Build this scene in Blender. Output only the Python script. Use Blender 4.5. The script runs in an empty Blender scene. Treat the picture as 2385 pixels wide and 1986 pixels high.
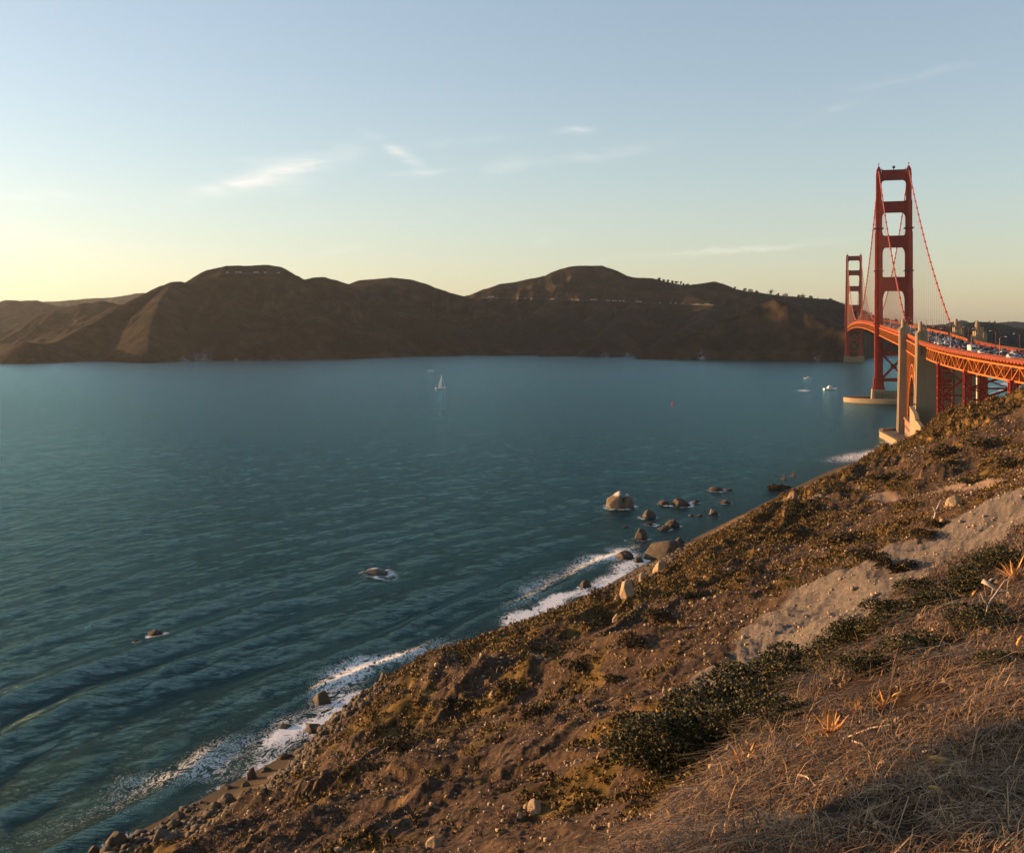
import bpy, math, random
import numpy as np
from mathutils import Vector, Matrix
random.seed(7); RNG = np.random.default_rng(11)
R = math.radians
scene = bpy.context.scene
COL = scene.collection
# ------------------------------------------------------------------ camera
FPX, CX, HY, EYE = 2461.0, 1192.5, 764.4, 72.3      # focal length (photo px), principal column, horizon row, eye height
cd = bpy.data.cameras.new("camera"); cam = bpy.data.objects.new("camera", cd); COL.objects.link(cam)
cam.location = (0, 0, EYE); cam.rotation_euler = (R(90), 0, 0)
cd.sensor_width = 36; cd.lens = 36 * FPX / 2385; cd.shift_y = -(993 - HY) / 2385
cd.clip_start = 0.3; cd.clip_end = 60000
scene.camera = cam
# ------------------------------------------------------------------ light
SUN_EL, SUN_AZ = 6.0, -73.5                            # azimuth from +Y, negative = left
w = bpy.data.worlds.new("World"); scene.world = w; w.use_nodes = True
nt = w.node_tree; nt.nodes.clear()
def N(nt, t, **kw):
    n = nt.nodes.new(t)
    for k, v in kw.items():
        if k == 'inp':
            for a, b in v.items(): n.inputs[a].default_value = b
        else: setattr(n, k, v)
    return n
def Lk(nt, a, b): nt.links.new(a, b)
sky = N(nt, 'ShaderNodeTexSky'); sky.sky_type = 'NISHITA'; sky.sun_disc = False
sky.sun_elevation = R(SUN_EL); sky.sun_rotation = R(SUN_AZ)
sky.altitude = 0; sky.air_density = 1.1; sky.dust_density = .8; sky.ozone_density = 1.0
bg = N(nt, 'ShaderNodeBackground'); bg.inputs[1].default_value = 0.098
out = N(nt, 'ShaderNodeOutputWorld')
# thin cirrus in the sky itself: streaks given by direction (azimuth, elevation)
tc = N(nt, 'ShaderNodeTexCoord'); sep = N(nt, 'ShaderNodeSeparateXYZ'); Lk(nt, tc.outputs['Generated'], sep.inputs[0])
def M(nt, op, a, b=None, c=None, clamp=False):
    n = nt.nodes.new('ShaderNodeMath'); n.operation = op; n.use_clamp = clamp
    for i, v in enumerate((a, b, c)):
        if v is None: continue
        if isinstance(v, (int, float)): n.inputs[i].default_value = v
        else: nt.links.new(v, n.inputs[i])
    return n.outputs[0]
az = M(nt, 'ARCTAN2', sep.outputs[0], sep.outputs[1])
el = M(nt, 'ARCSINE', sep.outputs[2])
cmb = N(nt, 'ShaderNodeCombineXYZ'); Lk(nt, az, cmb.inputs[0]); Lk(nt, el, cmb.inputs[1])
CLOUDS = [ # px, py, half length, half width (photo px), tilt (rad, up to the right), strength
    (640, 405, 185, 26, .30, .55), (545, 432, 90, 15, .22, .3), (925, 352, 70, 17, -.45, .42), (975, 402, 75, 8, .10, .32),
    (1345, 305, 42, 9, .05, .4), (95, 455, 130, 14, .05, .28), (800, 582, 60, 10, .25, .25), (1700, 583, 230, 8, .06, .3),
    (1180, 388, 70, 22, .22, .14), (1390, 360, 150, 16, .12, .14), (1090, 328, 90, 12, .05, .13), (700, 432, 50, 16, .2, .16),
    (1930, 262, 90, 10, .33, .10), (2130, 178, 150, 10, .12, .10), (620, 372, 110, 10, .1, .12), (1270, 560, 30, 10, .4, .12)]
acc = None
warp = N(nt, 'ShaderNodeTexNoise', inp={'Scale': 14.0, 'Detail': 4.0, 'Roughness': .6}); Lk(nt, cmb.outputs[0], warp.inputs['Vector'])
wf = M(nt, 'MULTIPLY', M(nt, 'SUBTRACT', warp.outputs['Fac'], .5), .035)
azw = M(nt, 'ADD', az, wf); elw = M(nt, 'ADD', el, M(nt, 'MULTIPLY', wf, .6))
for (px, py, hl, hw, tilt, st) in CLOUDS:
    a0 = math.atan((px - CX) / FPX); e0 = math.atan((HY - py) / FPX * math.cos(a0))
    k = math.cos(a0) / FPX
    dx = M(nt, 'SUBTRACT', azw, a0); dy = M(nt, 'SUBTRACT', elw, e0)
    c, s = math.cos(tilt), math.sin(tilt)
    u = M(nt, 'DIVIDE', M(nt, 'ADD', M(nt, 'MULTIPLY', dx, c), M(nt, 'MULTIPLY', dy, s)), hl * k)
    v = M(nt, 'DIVIDE', M(nt, 'SUBTRACT', M(nt, 'MULTIPLY', dy, c), M(nt, 'MULTIPLY', dx, s)), hw * k)
    d2 = M(nt, 'ADD', M(nt, 'MULTIPLY', u, u), M(nt, 'MULTIPLY', v, v))
    g = M(nt, 'MULTIPLY', M(nt, 'EXPONENT', M(nt, 'MULTIPLY', d2, -1.3)), st * 1.1)
    acc = g if acc is None else M(nt, 'ADD', acc, g)
mp = N(nt, 'ShaderNodeMapping'); mp.inputs['Scale'].default_value = (22, 85, 1); mp.inputs['Rotation'].default_value = (0, 0, -.28)
Lk(nt, cmb.outputs[0], mp.inputs[0])
cn = N(nt, 'ShaderNodeTexNoise', inp={'Scale': 1.0, 'Detail': 8.0, 'Roughness': .62, 'Distortion': .8}); Lk(nt, mp.outputs[0], cn.inputs['Vector'])
wis = M(nt, 'MULTIPLY', M(nt, 'SUBTRACT', cn.outputs['Fac'], .30), 2.8, clamp=True)
cl = M(nt, 'MULTIPLY', acc, wis, clamp=True)
mx = N(nt, 'ShaderNodeMix'); mx.data_type = 'RGBA'; mx.blend_type = 'MIX'
hsv = N(nt, 'ShaderNodeHueSaturation', inp={'Saturation': .8, 'Value': 1.0}); gm = N(nt, 'ShaderNodeGamma'); gm.inputs[1].default_value = .8; Lk(nt, sky.outputs[0], gm.inputs[0]); Lk(nt, gm.outputs[0], hsv.inputs['Color'])
tn = N(nt, 'ShaderNodeMix'); tn.data_type = 'RGBA'; tn.blend_type = 'MULTIPLY'; tn.inputs[0].default_value = 1; tn.inputs[7].default_value = (1.10, 1.21, 1.44, 1); Lk(nt, hsv.outputs[0], tn.inputs[6])
Lk(nt, cl, mx.inputs[0]); Lk(nt, tn.outputs[2], mx.inputs[6]); mx.inputs[7].default_value = (4.6, 4.3, 3.9, 1)
Lk(nt, mx.outputs[2], bg.inputs[0]); Lk(nt, bg.outputs[0], out.inputs[0])
sd = bpy.data.lights.new("sun", 'SUN'); sd.energy = 5.0; sd.angle = R(.5); sd.color = (1.0, .57, .25)
sun = bpy.data.objects.new("sun", sd); COL.objects.link(sun)
sdir = Vector((math.sin(R(SUN_AZ)) * math.cos(R(SUN_EL)), math.cos(R(SUN_AZ)) * math.cos(R(SUN_EL)), math.sin(R(SUN_EL))))
sun.rotation_euler = sdir.to_track_quat('Z', 'Y').to_euler(); sun.location = sdir * 500
vs = scene.view_settings; vs.view_transform = 'Standard'; vs.look = 'None'; vs.exposure = 1.38; vs.gamma = 1
scene.render.engine = 'CYCLES'
cy = scene.cycles
cy.volume_bounces = 0; cy.max_bounces = 5; cy.diffuse_bounces = 2; cy.glossy_bounces = 2; cy.transparent_max_bounces = 6
# ------------------------------------------------------------------ helpers
def tag(o, label=None, cat=None, group=None, kind=None):
    if label: o['label'] = label
    if cat: o['category'] = cat
    if group: o['group'] = group
    if kind: o['kind'] = kind
    return o
def empty(name, loc=(0, 0, 0), rz=0.0, label=None, cat=None, group=None):
    o = bpy.data.objects.new(name, None); COL.objects.link(o); o.location = loc; o.rotation_euler = (0, 0, rz)
    o.empty_display_size = .1
    return tag(o, label, cat, group)
def link(name, me, parent=None, loc=None, mat=None):
    o = bpy.data.objects.new(name, me); COL.objects.link(o)
    if mat: me.materials.append(mat)
    if parent: o.parent = parent
    if loc is not None: o.location = loc
    return o
def copy_tree(o, parent=None):
    c = o.copy(); COL.objects.link(c); c.parent = parent
    for ch in list(o.children): copy_tree(ch, c)
    return c
def npmesh(name, V, F, smooth=False):
    """V (n,3); F list of arrays (m,k) or one array"""
    if not isinstance(F, list): F = [F]
    me = bpy.data.meshes.new(name)
    V = np.asarray(V, np.float32); me.vertices.add(len(V)); me.vertices.foreach_set('co', V.ravel())
    F = [np.asarray(f, np.int32) for f in F if len(f)]
    loops = np.concatenate([f.ravel() for f in F]); sizes = np.concatenate([np.full(len(f), f.shape[1], np.int32) for f in F])
    me.loops.add(len(loops)); me.loops.foreach_set('vertex_index', loops)
    me.polygons.add(len(sizes)); st = np.zeros(len(sizes), np.int32); st[1:] = np.cumsum(sizes)[:-1]
    me.polygons.foreach_set('loop_start', st); me.polygons.foreach_set('loop_total', sizes)
    if smooth: me.polygons.foreach_set('use_smooth', np.ones(len(sizes), bool))
    me.update(calc_edges=True)
    return me
def fattr(me, name, arr):
    a = me.attributes.new(name, 'FLOAT', 'POINT'); a.data.foreach_set('value', np.asarray(arr, np.float32).ravel())
class MB:
    def __init__(s): s.v = []; s.f = []
    def add(s, vs, fs):
        b = len(s.v); s.v += [tuple(p) for p in vs]; s.f += [tuple(b + i for i in f) for f in fs]; return s
    def box(s, x0, x1, y0, y1, z0, z1):
        return s.add([(x0, y0, z0), (x1, y0, z0), (x1, y1, z0), (x0, y1, z0), (x0, y0, z1), (x1, y0, z1), (x1, y1, z1), (x0, y1, z1)],
                     [(0, 3, 2, 1), (4, 5, 6, 7), (0, 1, 5, 4), (1, 2, 6, 5), (2, 3, 7, 6), (3, 0, 4, 7)])
    def frus(s, x0, x1, y0, y1, z0, a0, a1, b0, b1, z1):
        return s.add([(x0, y0, z0), (x1, y0, z0), (x1, y1, z0), (x0, y1, z0), (a0, b0, z1), (a1, b0, z1), (a1, b1, z1), (a0, b1, z1)],
                     [(0, 3, 2, 1), (4, 5, 6, 7), (0, 1, 5, 4), (1, 2, 6, 5), (2, 3, 7, 6), (3, 0, 4, 7)])
    def beam(s, p, q, w, h=None, up=(0, 0, 1)):
        p = Vector(p); q = Vector(q); h = h or w; d = (q - p).normalized(); u = Vector(up)
        if abs(d.dot(u)) > .95: u = Vector((0, 1, 0))
        a = d.cross(u).normalized() * (w / 2); b = a.cross(d).normalized() * (h / 2)
        return s.add([p - a - b, p + a - b, p + a + b, p - a + b, q - a - b, q + a - b, q + a + b, q - a + b],
                     [(0, 3, 2, 1), (4, 5, 6, 7), (0, 1, 5, 4), (1, 2, 6, 5), (2, 3, 7, 6), (3, 0, 4, 7)])
    def prism(s, poly, a0, a1, plane='xz'):
        """closed outline poly extruded between a0 and a1 along the remaining axis"""
        n = len(poly); mk = (lambda p, a: (p[0], a, p[1])) if plane == 'xz' else ((lambda p, a: (p[0], p[1], a)) if plane == 'xy' else (lambda p, a: (a, p[0], p[1])))
        return s.add([mk(p, a0) for p in poly] + [mk(p, a1) for p in poly],
                     [tuple(range(n)), tuple(range(2 * n - 1, n - 1, -1))] + [(i, n + i, n + (i + 1) % n, (i + 1) % n) for i in range(n)])
    def tube(s, pts, r, n=8):
        pts = [Vector(p) for p in pts]; rr = r if isinstance(r, (list, tuple)) else [r] * len(pts); base = len(s.v)
        for i, p in enumerate(pts):
            d = (pts[min(i + 1, len(pts) - 1)] - pts[max(i - 1, 0)]).normalized(); u = Vector((0, 0, 1)) if abs(d.z) < .9 else Vector((1, 0, 0))
            a = d.cross(u).normalized(); b = a.cross(d)
            for k in range(n):
                t = 2 * math.pi * k / n; s.v.append(tuple(p + (a * math.cos(t) + b * math.sin(t)) * rr[i]))
        for i in range(len(pts) - 1):
            for k in range(n):
                k2 = (k + 1) % n; s.f.append((base + i * n + k, base + i * n + k2, base + (i + 1) * n + k2, base + (i + 1) * n + k))
        s.f.append(tuple(base + k for k in range(n))[::-1]); s.f.append(tuple(base + (len(pts) - 1) * n + k for k in range(n))); return s
    def ball(s, c, r, n=10, m=7, sz=1.0):
        base = len(s.v)
        for j in range(m + 1):
            ph = math.pi * j / m
            for k in range(n):
                t = 2 * math.pi * k / n; s.v.append((c[0] + r * math.sin(ph) * math.cos(t), c[1] + r * math.sin(ph) * math.sin(t), c[2] + r * sz * math.cos(ph)))
        for j in range(m):
            for k in range(n): k2 = (k + 1) % n; s.f.append((base + j * n + k, base + (j + 1) * n + k, base + (j + 1) * n + k2, base + j * n + k2))
        return s
    def build(s, name, mat, parent=None, smooth=False, loc=None):
        me = bpy.data.meshes.new(name); me.from_pydata(s.v, [], s.f)
        if smooth: me.polygons.foreach_set('use_smooth', [True] * len(me.polygons))
        me.update(); return link(name, me, parent, loc, mat)
# value noise ---------------------------------------------------------
def _h(ix, iy, seed):
    h = (ix.astype(np.int64) * 374761393 + iy.astype(np.int64) * 668265263 + seed * 1442695041) & 0xffffffff
    h = ((h ^ (h >> 13)) * 1274126177) & 0xffffffff
    h = ((h ^ (h >> 16)) * 2246822519) & 0xffffffff
    return ((h ^ (h >> 15)) & 0xffffff) / float(0xffffff)
def vn(x, y, seed=0):
    x = np.asarray(x, float); y = np.asarray(y, float)
    fx = np.floor(x); fy = np.floor(y); tx = x - fx; ty = y - fy; ix = fx.astype(np.int64); iy = fy.astype(np.int64)
    tx = tx ** 3 * (tx * (tx * 6 - 15) + 10); ty = ty ** 3 * (ty * (ty * 6 - 15) + 10)
    a = _h(ix, iy, seed); b = _h(ix + 1, iy, seed); c = _h(ix, iy + 1, seed); d = _h(ix + 1, iy + 1, seed)
    return (a + (b - a) * tx) * (1 - ty) + (c + (d - c) * tx) * ty
def fbm(x, y, oct=4, seed=0, g=.5):
    s = 0; a = 1; n = 0; x = np.asarray(x, float); y = np.asarray(y, float)
    for i in range(oct):
        s = s + a * (vn(x, y, seed + i * 17) - .5) * 2; n += a; a *= g; x, y = (x * .8 - y * .6) * 2.03 + 13.1, (x * .6 + y * .8) * 2.03 + 7.7
    return s / n
def ridged(x, y, oct=3, seed=0):
    s = 0; a = 1; n = 0; x = np.asarray(x, float); y = np.asarray(y, float)
    for i in range(oct):
        s = s + a * (1 - np.abs(vn(x, y, seed + i * 31) * 2 - 1) * 2); n += a; a *= .5; x, y = (x * .8 - y * .6) * 2.1 + 3.1, (x * .6 + y * .8) * 2.1 + 9.7
    return s / n
def sm(x, a, b): t = np.clip((np.asarray(x, float) - a) / (b - a), 0, 1); return t * t * (3 - 2 * t)
# ------------------------------------------------------------------ materials
def newmat(name):
    m = bpy.data.materials.new(name); m.use_nodes = True; nt = m.node_tree; nt.nodes.clear()
    o = nt.nodes.new('ShaderNodeOutputMaterial'); p = nt.nodes.new('ShaderNodeBsdfPrincipled'); nt.links.new(p.outputs[0], o.inputs[0])
    p.inputs['Specular IOR Level'].default_value = .3
    return m, nt, p
def ramp(nt, fac, stops):
    r = nt.nodes.new('ShaderNodeValToRGB'); el = r.color_ramp.elements
    while len(el) < len(stops): el.new(.5)
    for e, (p, c) in zip(el, stops): e.position = p; e.color = (*c, 1) if len(c) == 3 else c
    nt.links.new(fac, r.inputs[0]); return r.outputs[0]
def noise(nt, scale, detail=4, rough=.55, vec=None, coord='Object', stretch=None, dist=0):
    n = nt.nodes.new('ShaderNodeTexNoise'); n.inputs['Scale'].default_value = scale; n.inputs['Detail'].default_value = detail
    n.inputs['Roughness'].default_value = rough; n.inputs['Distortion'].default_value = dist
    if vec is None:
        t = nt.nodes.new('ShaderNodeTexCoord'); vec = t.outputs[coord]
    if stretch:
        mp = nt.nodes.new('ShaderNodeMapping'); mp.inputs['Scale'].default_value = stretch[:3]
        if len(stretch) > 3: mp.inputs['Rotation'].default_value = (0, 0, stretch[3])
        nt.links.new(vec, mp.inputs[0]); vec = mp.outputs[0]
    nt.links.new(vec, n.inputs['Vector']); return n.outputs['Fac']
def mixc(nt, f, a, b, mode='MIX'):
    m = nt.nodes.new('ShaderNodeMix'); m.data_type = 'RGBA'; m.blend_type = mode
    for i, v in ((0, f), (6, a), (7, b)):
        if isinstance(v, (int, float)): m.inputs[i].default_value = v
        elif isinstance(v, tuple): m.inputs[i].default_value = (*v, 1) if len(v) == 3 else v
        else: nt.links.new(v, m.inputs[i])
    return m.outputs[2]
def attr(nt, name):
    a = nt.nodes.new('ShaderNodeAttribute'); a.attribute_name = name; return a.outputs['Fac']
def bump(nt, p, h, strength=.5, dist=.1):
    b = nt.nodes.new('ShaderNodeBump'); b.inputs['Strength'].default_value = strength; b.inputs['Distance'].default_value = dist
    nt.links.new(h, b.inputs['Height']); nt.links.new(b.outputs[0], p.inputs['Normal']); return b
def simple(name, col, rough=.6, var=.25, scale=.5, metal=0, spec=.3, bstr=0, bscale=5, coord='Object'):
    m, nt, p = newmat(name); n = noise(nt, scale, 5, coord=coord)
    a = tuple(c * (1 - var) for c in col); b = tuple(min(1, c * (1 + var)) for c in col)
    nt.links.new(ramp(nt, n, [(.3, a), (.7, b)]), p.inputs['Base Color'])
    p.inputs['Roughness'].default_value = rough; p.inputs['Metallic'].default_value = metal; p.inputs['Specular IOR Level'].default_value = spec
    if bstr: bump(nt, p, noise(nt, bscale, 5, coord=coord), bstr, .1)
    return m
MT = {}
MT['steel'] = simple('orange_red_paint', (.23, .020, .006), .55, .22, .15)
MT['steel_truss'] = simple('truss_orange_paint', (.42, .115, .016), .5, .18, .3)  # lighter, yellower orange used on trusses and railings
MT['cable'] = simple('cable_paint', (.34, .065, .03), .5, .1, .3)
MT['dark'] = simple('dark_steel', (.03, .03, .03), .5)
MT['asphalt'] = simple('asphalt', (.05, .05, .052), .85, .2, .4)
MT['marking'] = simple('road_marking', (.7, .7, .66), .6, .1)
m, nt_, p_ = newmat('board_marked_concrete')
n1 = noise(nt_, .10, 6); n2 = noise(nt_, 1.0, 5, stretch=(1.0, 1.0, .08)); n3 = noise(nt_, 1.0, 2, stretch=(.02, .02, .9))
c = mixc(nt_, n2, ramp(nt_, n1, [(.3, (.25, .18, .10)), (.7, (.38, .275, .16))]), (.19, .14, .08), 'MIX')
c = mixc(nt_, M(nt_, 'MULTIPLY', n3, .5), c, (.22, .18, .13))
nt_.links.new(c, p_.inputs['Base Color']); p_.inputs['Roughness'].default_value = .9; bump(nt_, p_, n2, .3, .2); MT['concrete'] = m
m, nt_, p_ = newmat('fort_brick')
bk = nt_.nodes.new('ShaderNodeTexBrick'); tcx = nt_.nodes.new('ShaderNodeTexCoord'); nt_.links.new(tcx.outputs['Object'], bk.inputs[0])
bk.inputs['Color1'].default_value = (.20, .075, .04, 1); bk.inputs['Color2'].default_value = (.26, .11, .06, 1); bk.inputs['Mortar'].default_value = (.2, .16, .12, 1)
bk.inputs['Scale'].default_value = .5; nt_.links.new(bk.outputs[0], p_.inputs['Base Color']); p_.inputs['Roughness'].default_value = .9; MT['brick'] = m
# ================================================================== FOREGROUND HEADLAND (height field in shore coordinates s = inland, t = along the shore)
CS, SN = .871, .491
def st_of(X, Y): return X * CS - Y * SN + 128.7, X * SN + Y * CS
def xy_of(s, t): s = np.asarray(s) - 128.7; return s * CS + t * SN, -s * SN + t * CS
PROF = {
 -60: [(-300,-8),(0,-.8),(7.5,0),(14,.9),(23,2.4),(29,5.5),(40,13),(60,23),(80,31),(100,39),(112,47),(118,55),(124,67.2),(129,69.9),(140,71),(170,73),(400,80)],
 0:   [(-300,-8),(0,-.8),(7.5,0),(14,.9),(24,2.4),(29,5.5),(40,13),(60,23),(80,31),(100,39),(112,48),(118,57),(124,68.0),(128.7,70.6),(140,71.6),(170,73),(400,80)],
 40:  [(-300,-8),(0,-.8),(7.5,0),(14,.9),(24,2.4),(29,5.5),(40,13),(60,23),(80,31),(100,39),(112,47.5),(118,54),(124,64.8),(129,66.4),(140,68.5),(170,72),(400,80)],
 62:  [(-300,-8),(0,-.8),(7.5,0),(14,.9),(24,2.4),(29,5.5),(40,13),(60,23),(80,31),(100,39),(112,46.0),(118,51),(124,60.0),(129,62.5),(140,65.5),(170,71),(400,79)],
 105: [(-300,-8),(0,-.8),(7.5,0),(14,.9),(24,2.4),(28,4.5),(40,13),(60,22.5),(80,31),(100,39),(112,45),(120,49.5),(126,53),(135,58),(160,68),(400,78)],
 140: [(-300,-8),(0,-.8),(7.5,0),(14,.9),(20,2.2),(22,9.5),(27,14.5),(40,17),(60,22.5),(80,30),(100,38),(112,44),(120,49),(135,56),(160,65),(400,76)],
 175: [(-300,-8),(0,-.8),(7.5,0),(12,.9),(17,2.2),(20.5,8.5),(26,12.8),(40,15.5),(60,21),(80,28),(100,36),(112,42),(120,47),(135,54),(160,63),(400,74)],
 215: [(-300,-8),(0,-.8),(7.5,0),(12,1.2),(16,3.5),(26,8),(40,12),(60,18),(80,25.5),(100,34),(120,44.5),(135,50),(160,60),(400,72)],
 250: [(-300,-8),(0,-.8),(7.5,0),(14,.9),(20,3.0),(27,6),(40,10),(60,17),(80,24),(100,32.5),(120,42),(135,48),(160,58),(400,70)],
 310: [(-300,-8),(0,-.8),(5,0),(10,1.5),(15,5.2),(26,9.5),(40,13),(60,18.5),(80,24.5),(100,31.5),(120,39.5),(135,45),(160,54),(400,68)],
 360: [(-300,-8),(0,-.8),(5,0),(9,1.5),(15,5),(26,8.5),(40,12),(60,18),(80,25),(100,32.5),(120,40),(135,45),(160,52),(400,66)],
 410: [(-300,-8),(0,-.8),(5,0),(9,1.0),(15,4),(26,7.5),(40,12),(60,20),(80,29.5),(100,38.5),(120,44.5),(160,53),(400,66)],
 466: [(-300,-8),(0,-.8),(5,0),(10,1.0),(18,4.0),(24,6.5),(40,10),(60,19),(80,32),(99,44),(120,49),(160,54),(400,66)],
 515: [(-300,-8),(0,-.8),(5,0),(14,2.0),(30,6),(45,11.5),(60,21.5),(71,29.5),(82,36),(99,41),(120,46),(160,52),(400,60)],
 545: [(-300,-8),(0,-.8),(6,0),(15,2.0),(32,5),(46,11),(57,20.5),(71,30.5),(85,34.5),(100,37),(160,46),(400,56)],
 570: [(-300,-8),(0,-.8),(7,0),(18,2.0),(32,4.5),(40,10.5),(47,16),(57,24.5),(71,29),(85,31),(100,33),(160,40),(400,50)],
 592: [(-300,-8),(0,-1.2),(15,0),(24,1.5),(32,3.5),(38,8.5),(46,13),(57,20),(71,22),(85,23),(100,24),(160,30),(400,40)],
 625: [(-300,-8),(0,-2),(20,-.6),(27,0),(34,2),(40,3),(57,6),(80,8),(100,10),(160,18),(400,30)],
 700: [(-300,-8),(0,-3),(20,-1.2),(26,1),(32,2),(100,5),(160,9),(400,20)],
 760: [(-300,-8),(0,-3),(30,-1),(80,0),(100,1.5),(160,4),(400,10)],
 850: [(-300,-8),(0,-6),(100,-4),(200,-2),(400,0)],
}
_S = np.arange(-300, 401, 1.0); _T = np.arange(-120, 861, 4.0)
_tk = sorted(PROF); _tab = np.array([np.interp(_S, *zip(*PROF[k])) for k in _tk])
_G = np.array([[0.0]])
_G = np.stack([np.interp(_T, _tk, _tab[:, j]) for j in range(len(_S))], 1)
def _blur(A, sig, ax):
    r = int(sig * 3) + 1; k = np.exp(-.5 * (np.arange(-r, r + 1) / sig) ** 2); k /= k.sum()
    P = np.pad(A, [(r, r) if i == ax else (0, 0) for i in range(2)], mode='edge')
    return sum(k[i] * (P[i:i + A.shape[0]] if ax == 0 else P[:, i:i + A.shape[1]]) for i in range(2 * r + 1))
_G = _blur(_G, 1.3, 1); _G = _blur(_G, 2.2, 0)
def _bil(s, t):
    a = np.clip((s + 300), 0, len(_S) - 1.001); b = np.clip((t + 120) / 4, 0, len(_T) - 1.001)
    i = a.astype(int); j = b.astype(int); u = a - i; v = b - j
    return (_G[j, i] * (1 - u) + _G[j, i + 1] * u) * (1 - v) + (_G[j + 1, i] * (1 - u) + _G[j + 1, i + 1] * u) * v
def brow_mask(s, t):            # the near terrace the camera stands on
    return sm(s, 122.5, 126) * (1 - sm(t, 55, 95))
def zones(X, Y):
    s, t = st_of(X, Y)
    n1 = fbm(s / 22, t / 30, 4, 5); n2 = fbm(s / 7, t / 9, 4, 9); n3 = fbm((s) / 3.0, (t - s * .5) / 2.2, 3, 19)
    land = sm(s, 14, 22)
    lo = 1 - sm(s + n1 * 22, 44, 66)                            # green mats low on the slope
    far = sm(t + n1 * 40, 395, 440) * (.55 + .9 * sm(n2, -.25, .25))
    v = np.clip(lo * sm(t, 128, 175) * (.35 + 1.0 * sm(n2, -.5, .15)) + far, 0, 1)
    pat = sm(n2 + .35 * n1 + .25 * n3, .14, .30)                 # scattered patches
    v = np.clip(np.maximum(v, pat * .9) * land, 0, 1)
    scar = SCAR(s, t, n1, n2)
    v = v * (1 - scar)
    near = brow_mask(s, t)
    sand = (1 - sm(s + n2 * 3, 15, 22)) * (1 - sm(t, 560, 600))
    v = v * (1 - near)
    return v, scar, near, sand
def path_d(s, t):                # distance to the foot trail, a polyline in (s,t)
    d = np.full(np.shape(s), 1e9)
    for (a, b) in zip(TRAIL[:-1], TRAIL[1:]):
        ax, ay = a; dx, dy = b[0] - ax, b[1] - ay; k = np.clip(((s - ax) * dx + (t - ay) * dy) / (dx * dx + dy * dy), 0, 1)
        d = np.minimum(d, np.hypot(s - ax - k * dx, t - ay - k * dy))
    return d
TRAIL = [(36, 350), (55, 332), (66, 322), (78, 311), (98, 285), (112, 267), (130, 250)]
SCARL = [(94, 104, 3), (96, 110, 8), (101, 121, 13), (107, 134, 16), (112, 149, 19), (119, 154, 21), (130, 156, 21)]
def SCAR(s, t, n1, n2):
    d = np.full(np.shape(s), -9.0)
    for a, b in zip(SCARL[:-1], SCARL[1:]):
        dx, dy = b[0] - a[0], b[1] - a[1]; k = np.clip(((s - a[0]) * dx + (t - a[1]) * dy) / (dx * dx + dy * dy), 0, 1)
        r = a[2] + k * (b[2] - a[2])
        d = np.maximum(d, 1 - np.hypot(s - a[0] - k * dx, t - a[1] - k * dy) / r)
    return sm(d + n2 * .35 + n1 * .2, .05, .35)
def HT(X, Y, full=True):
    X = np.asarray(X, float); Y = np.asarray(Y, float); s, t = st_of(X, Y)
    wob = fbm(t / 42, s / 160, 3, 3) * 6.5 * sm(s, 5, 25) * (1 - sm(s, 100, 118))
    z = _bil(s + wob, t)
    land = sm(s, 16, 30); near = brow_mask(s, t); far = 1 - np.clip(near, 0, 1)
    slope = sm(s, 18, 40) * (1 - sm(s, 108, 122) * (1 - sm(t, 60, 120)))
    tt = t + fbm(s / 25, t / 25, 2, 41) * 9
    z = z + slope * (ridged(tt / 30, s / 80, 3, 21) * 2.5 + ridged(tt / 10, s / 34, 3, 23) * .8) * (1 + .8 * sm(t, 250, 420))
    z = z + land * far * (fbm(X / 14, Y / 14, 3, 31) * 1.5)
    if full:
        v, sc, nr, sand = zones(X, Y)
        vh = np.clip((1 - sm(s + fbm(s / 22, t / 30, 3, 5) * 22, 40, 74)) + sm(t, 380, 460) + .35, 0, 1)
        sw = s + fbm(s / 14, t / 18, 2, 47) * 6
        z = z + far * land * vh * ((ridged(sw / 9.0, t / 34, 3, 43) * (1.9 + .9 * sm(t, 140, 190) * (1 - sm(s, 60, 85))) + ridged(sw / 3.6, t / 10, 3, 45) * .6) * (1 + .5 * sm(t, 220, 420)) * slope + v * (.25 + .5 * fbm(X / 3.2, Y / 3.2, 3, 51) + .15 * fbm(X / .9, Y / .9, 2, 53)))
        ero = ridged((tt + s * .25) / 3.2, s / 14, 3, 57)
        z = z + far * land * (1 - v) * (ero * .45 + fbm(X / 1.1, Y / 1.1, 3, 61) * .24 + fbm(X / .33, Y / .33, 2, 63) * .05)
        z = z + sc * (ridged(tt / 3.2, s / 9.0, 4, 67) * .45 + fbm(X / .8, Y / .8, 3, 69) * .09) * far
        z = z + near * (fbm(X / 2.2, Y / 2.2, 3, 71) * .24 + fbm(X / .5, Y / .5, 3, 73) * .05)
        z = z + sm(s, 9, 16) * (1 - land) * (fbm(X / 2.5, Y / 2.5, 3, 81) * .25)
        pd = path_d(s, t); z = z - .5 * (1 - sm(pd, 1.0, 3.2)) * land
    return z
def hit(px, py, zoff=0.0, rmin=2.0, rmax=900, sea=True):
    """world point where the line of sight through a photo pixel meets the headland or the sea"""
    Ys = np.exp(np.linspace(math.log(rmin), math.log(rmax), 2600)); X = (px - CX) / FPX * Ys; Z = EYE - (py - HY) / FPX * Ys
    g = HT(X, Ys); g = np.maximum(g, 0) if sea else g
    k = np.nonzero(Z <= g + zoff)[0]
    if len(k) == 0: return hit(px, py, zoff, 1.0, 900, sea) if (rmax < 900 or rmin > 1) else None
    k = k[0]; return Vector((float(X[k]), float(Ys[k]), float(g[k])))
def at(px, py, Y): return Vector(((px - CX) / FPX * Y, Y, EYE - (py - HY) / FPX * Y))
def sea_at(px, py): return at(px, py, EYE * FPX / (py - HY))
def ground(x, y): return float(HT(np.array([x]), np.array([y]))[0])
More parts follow.
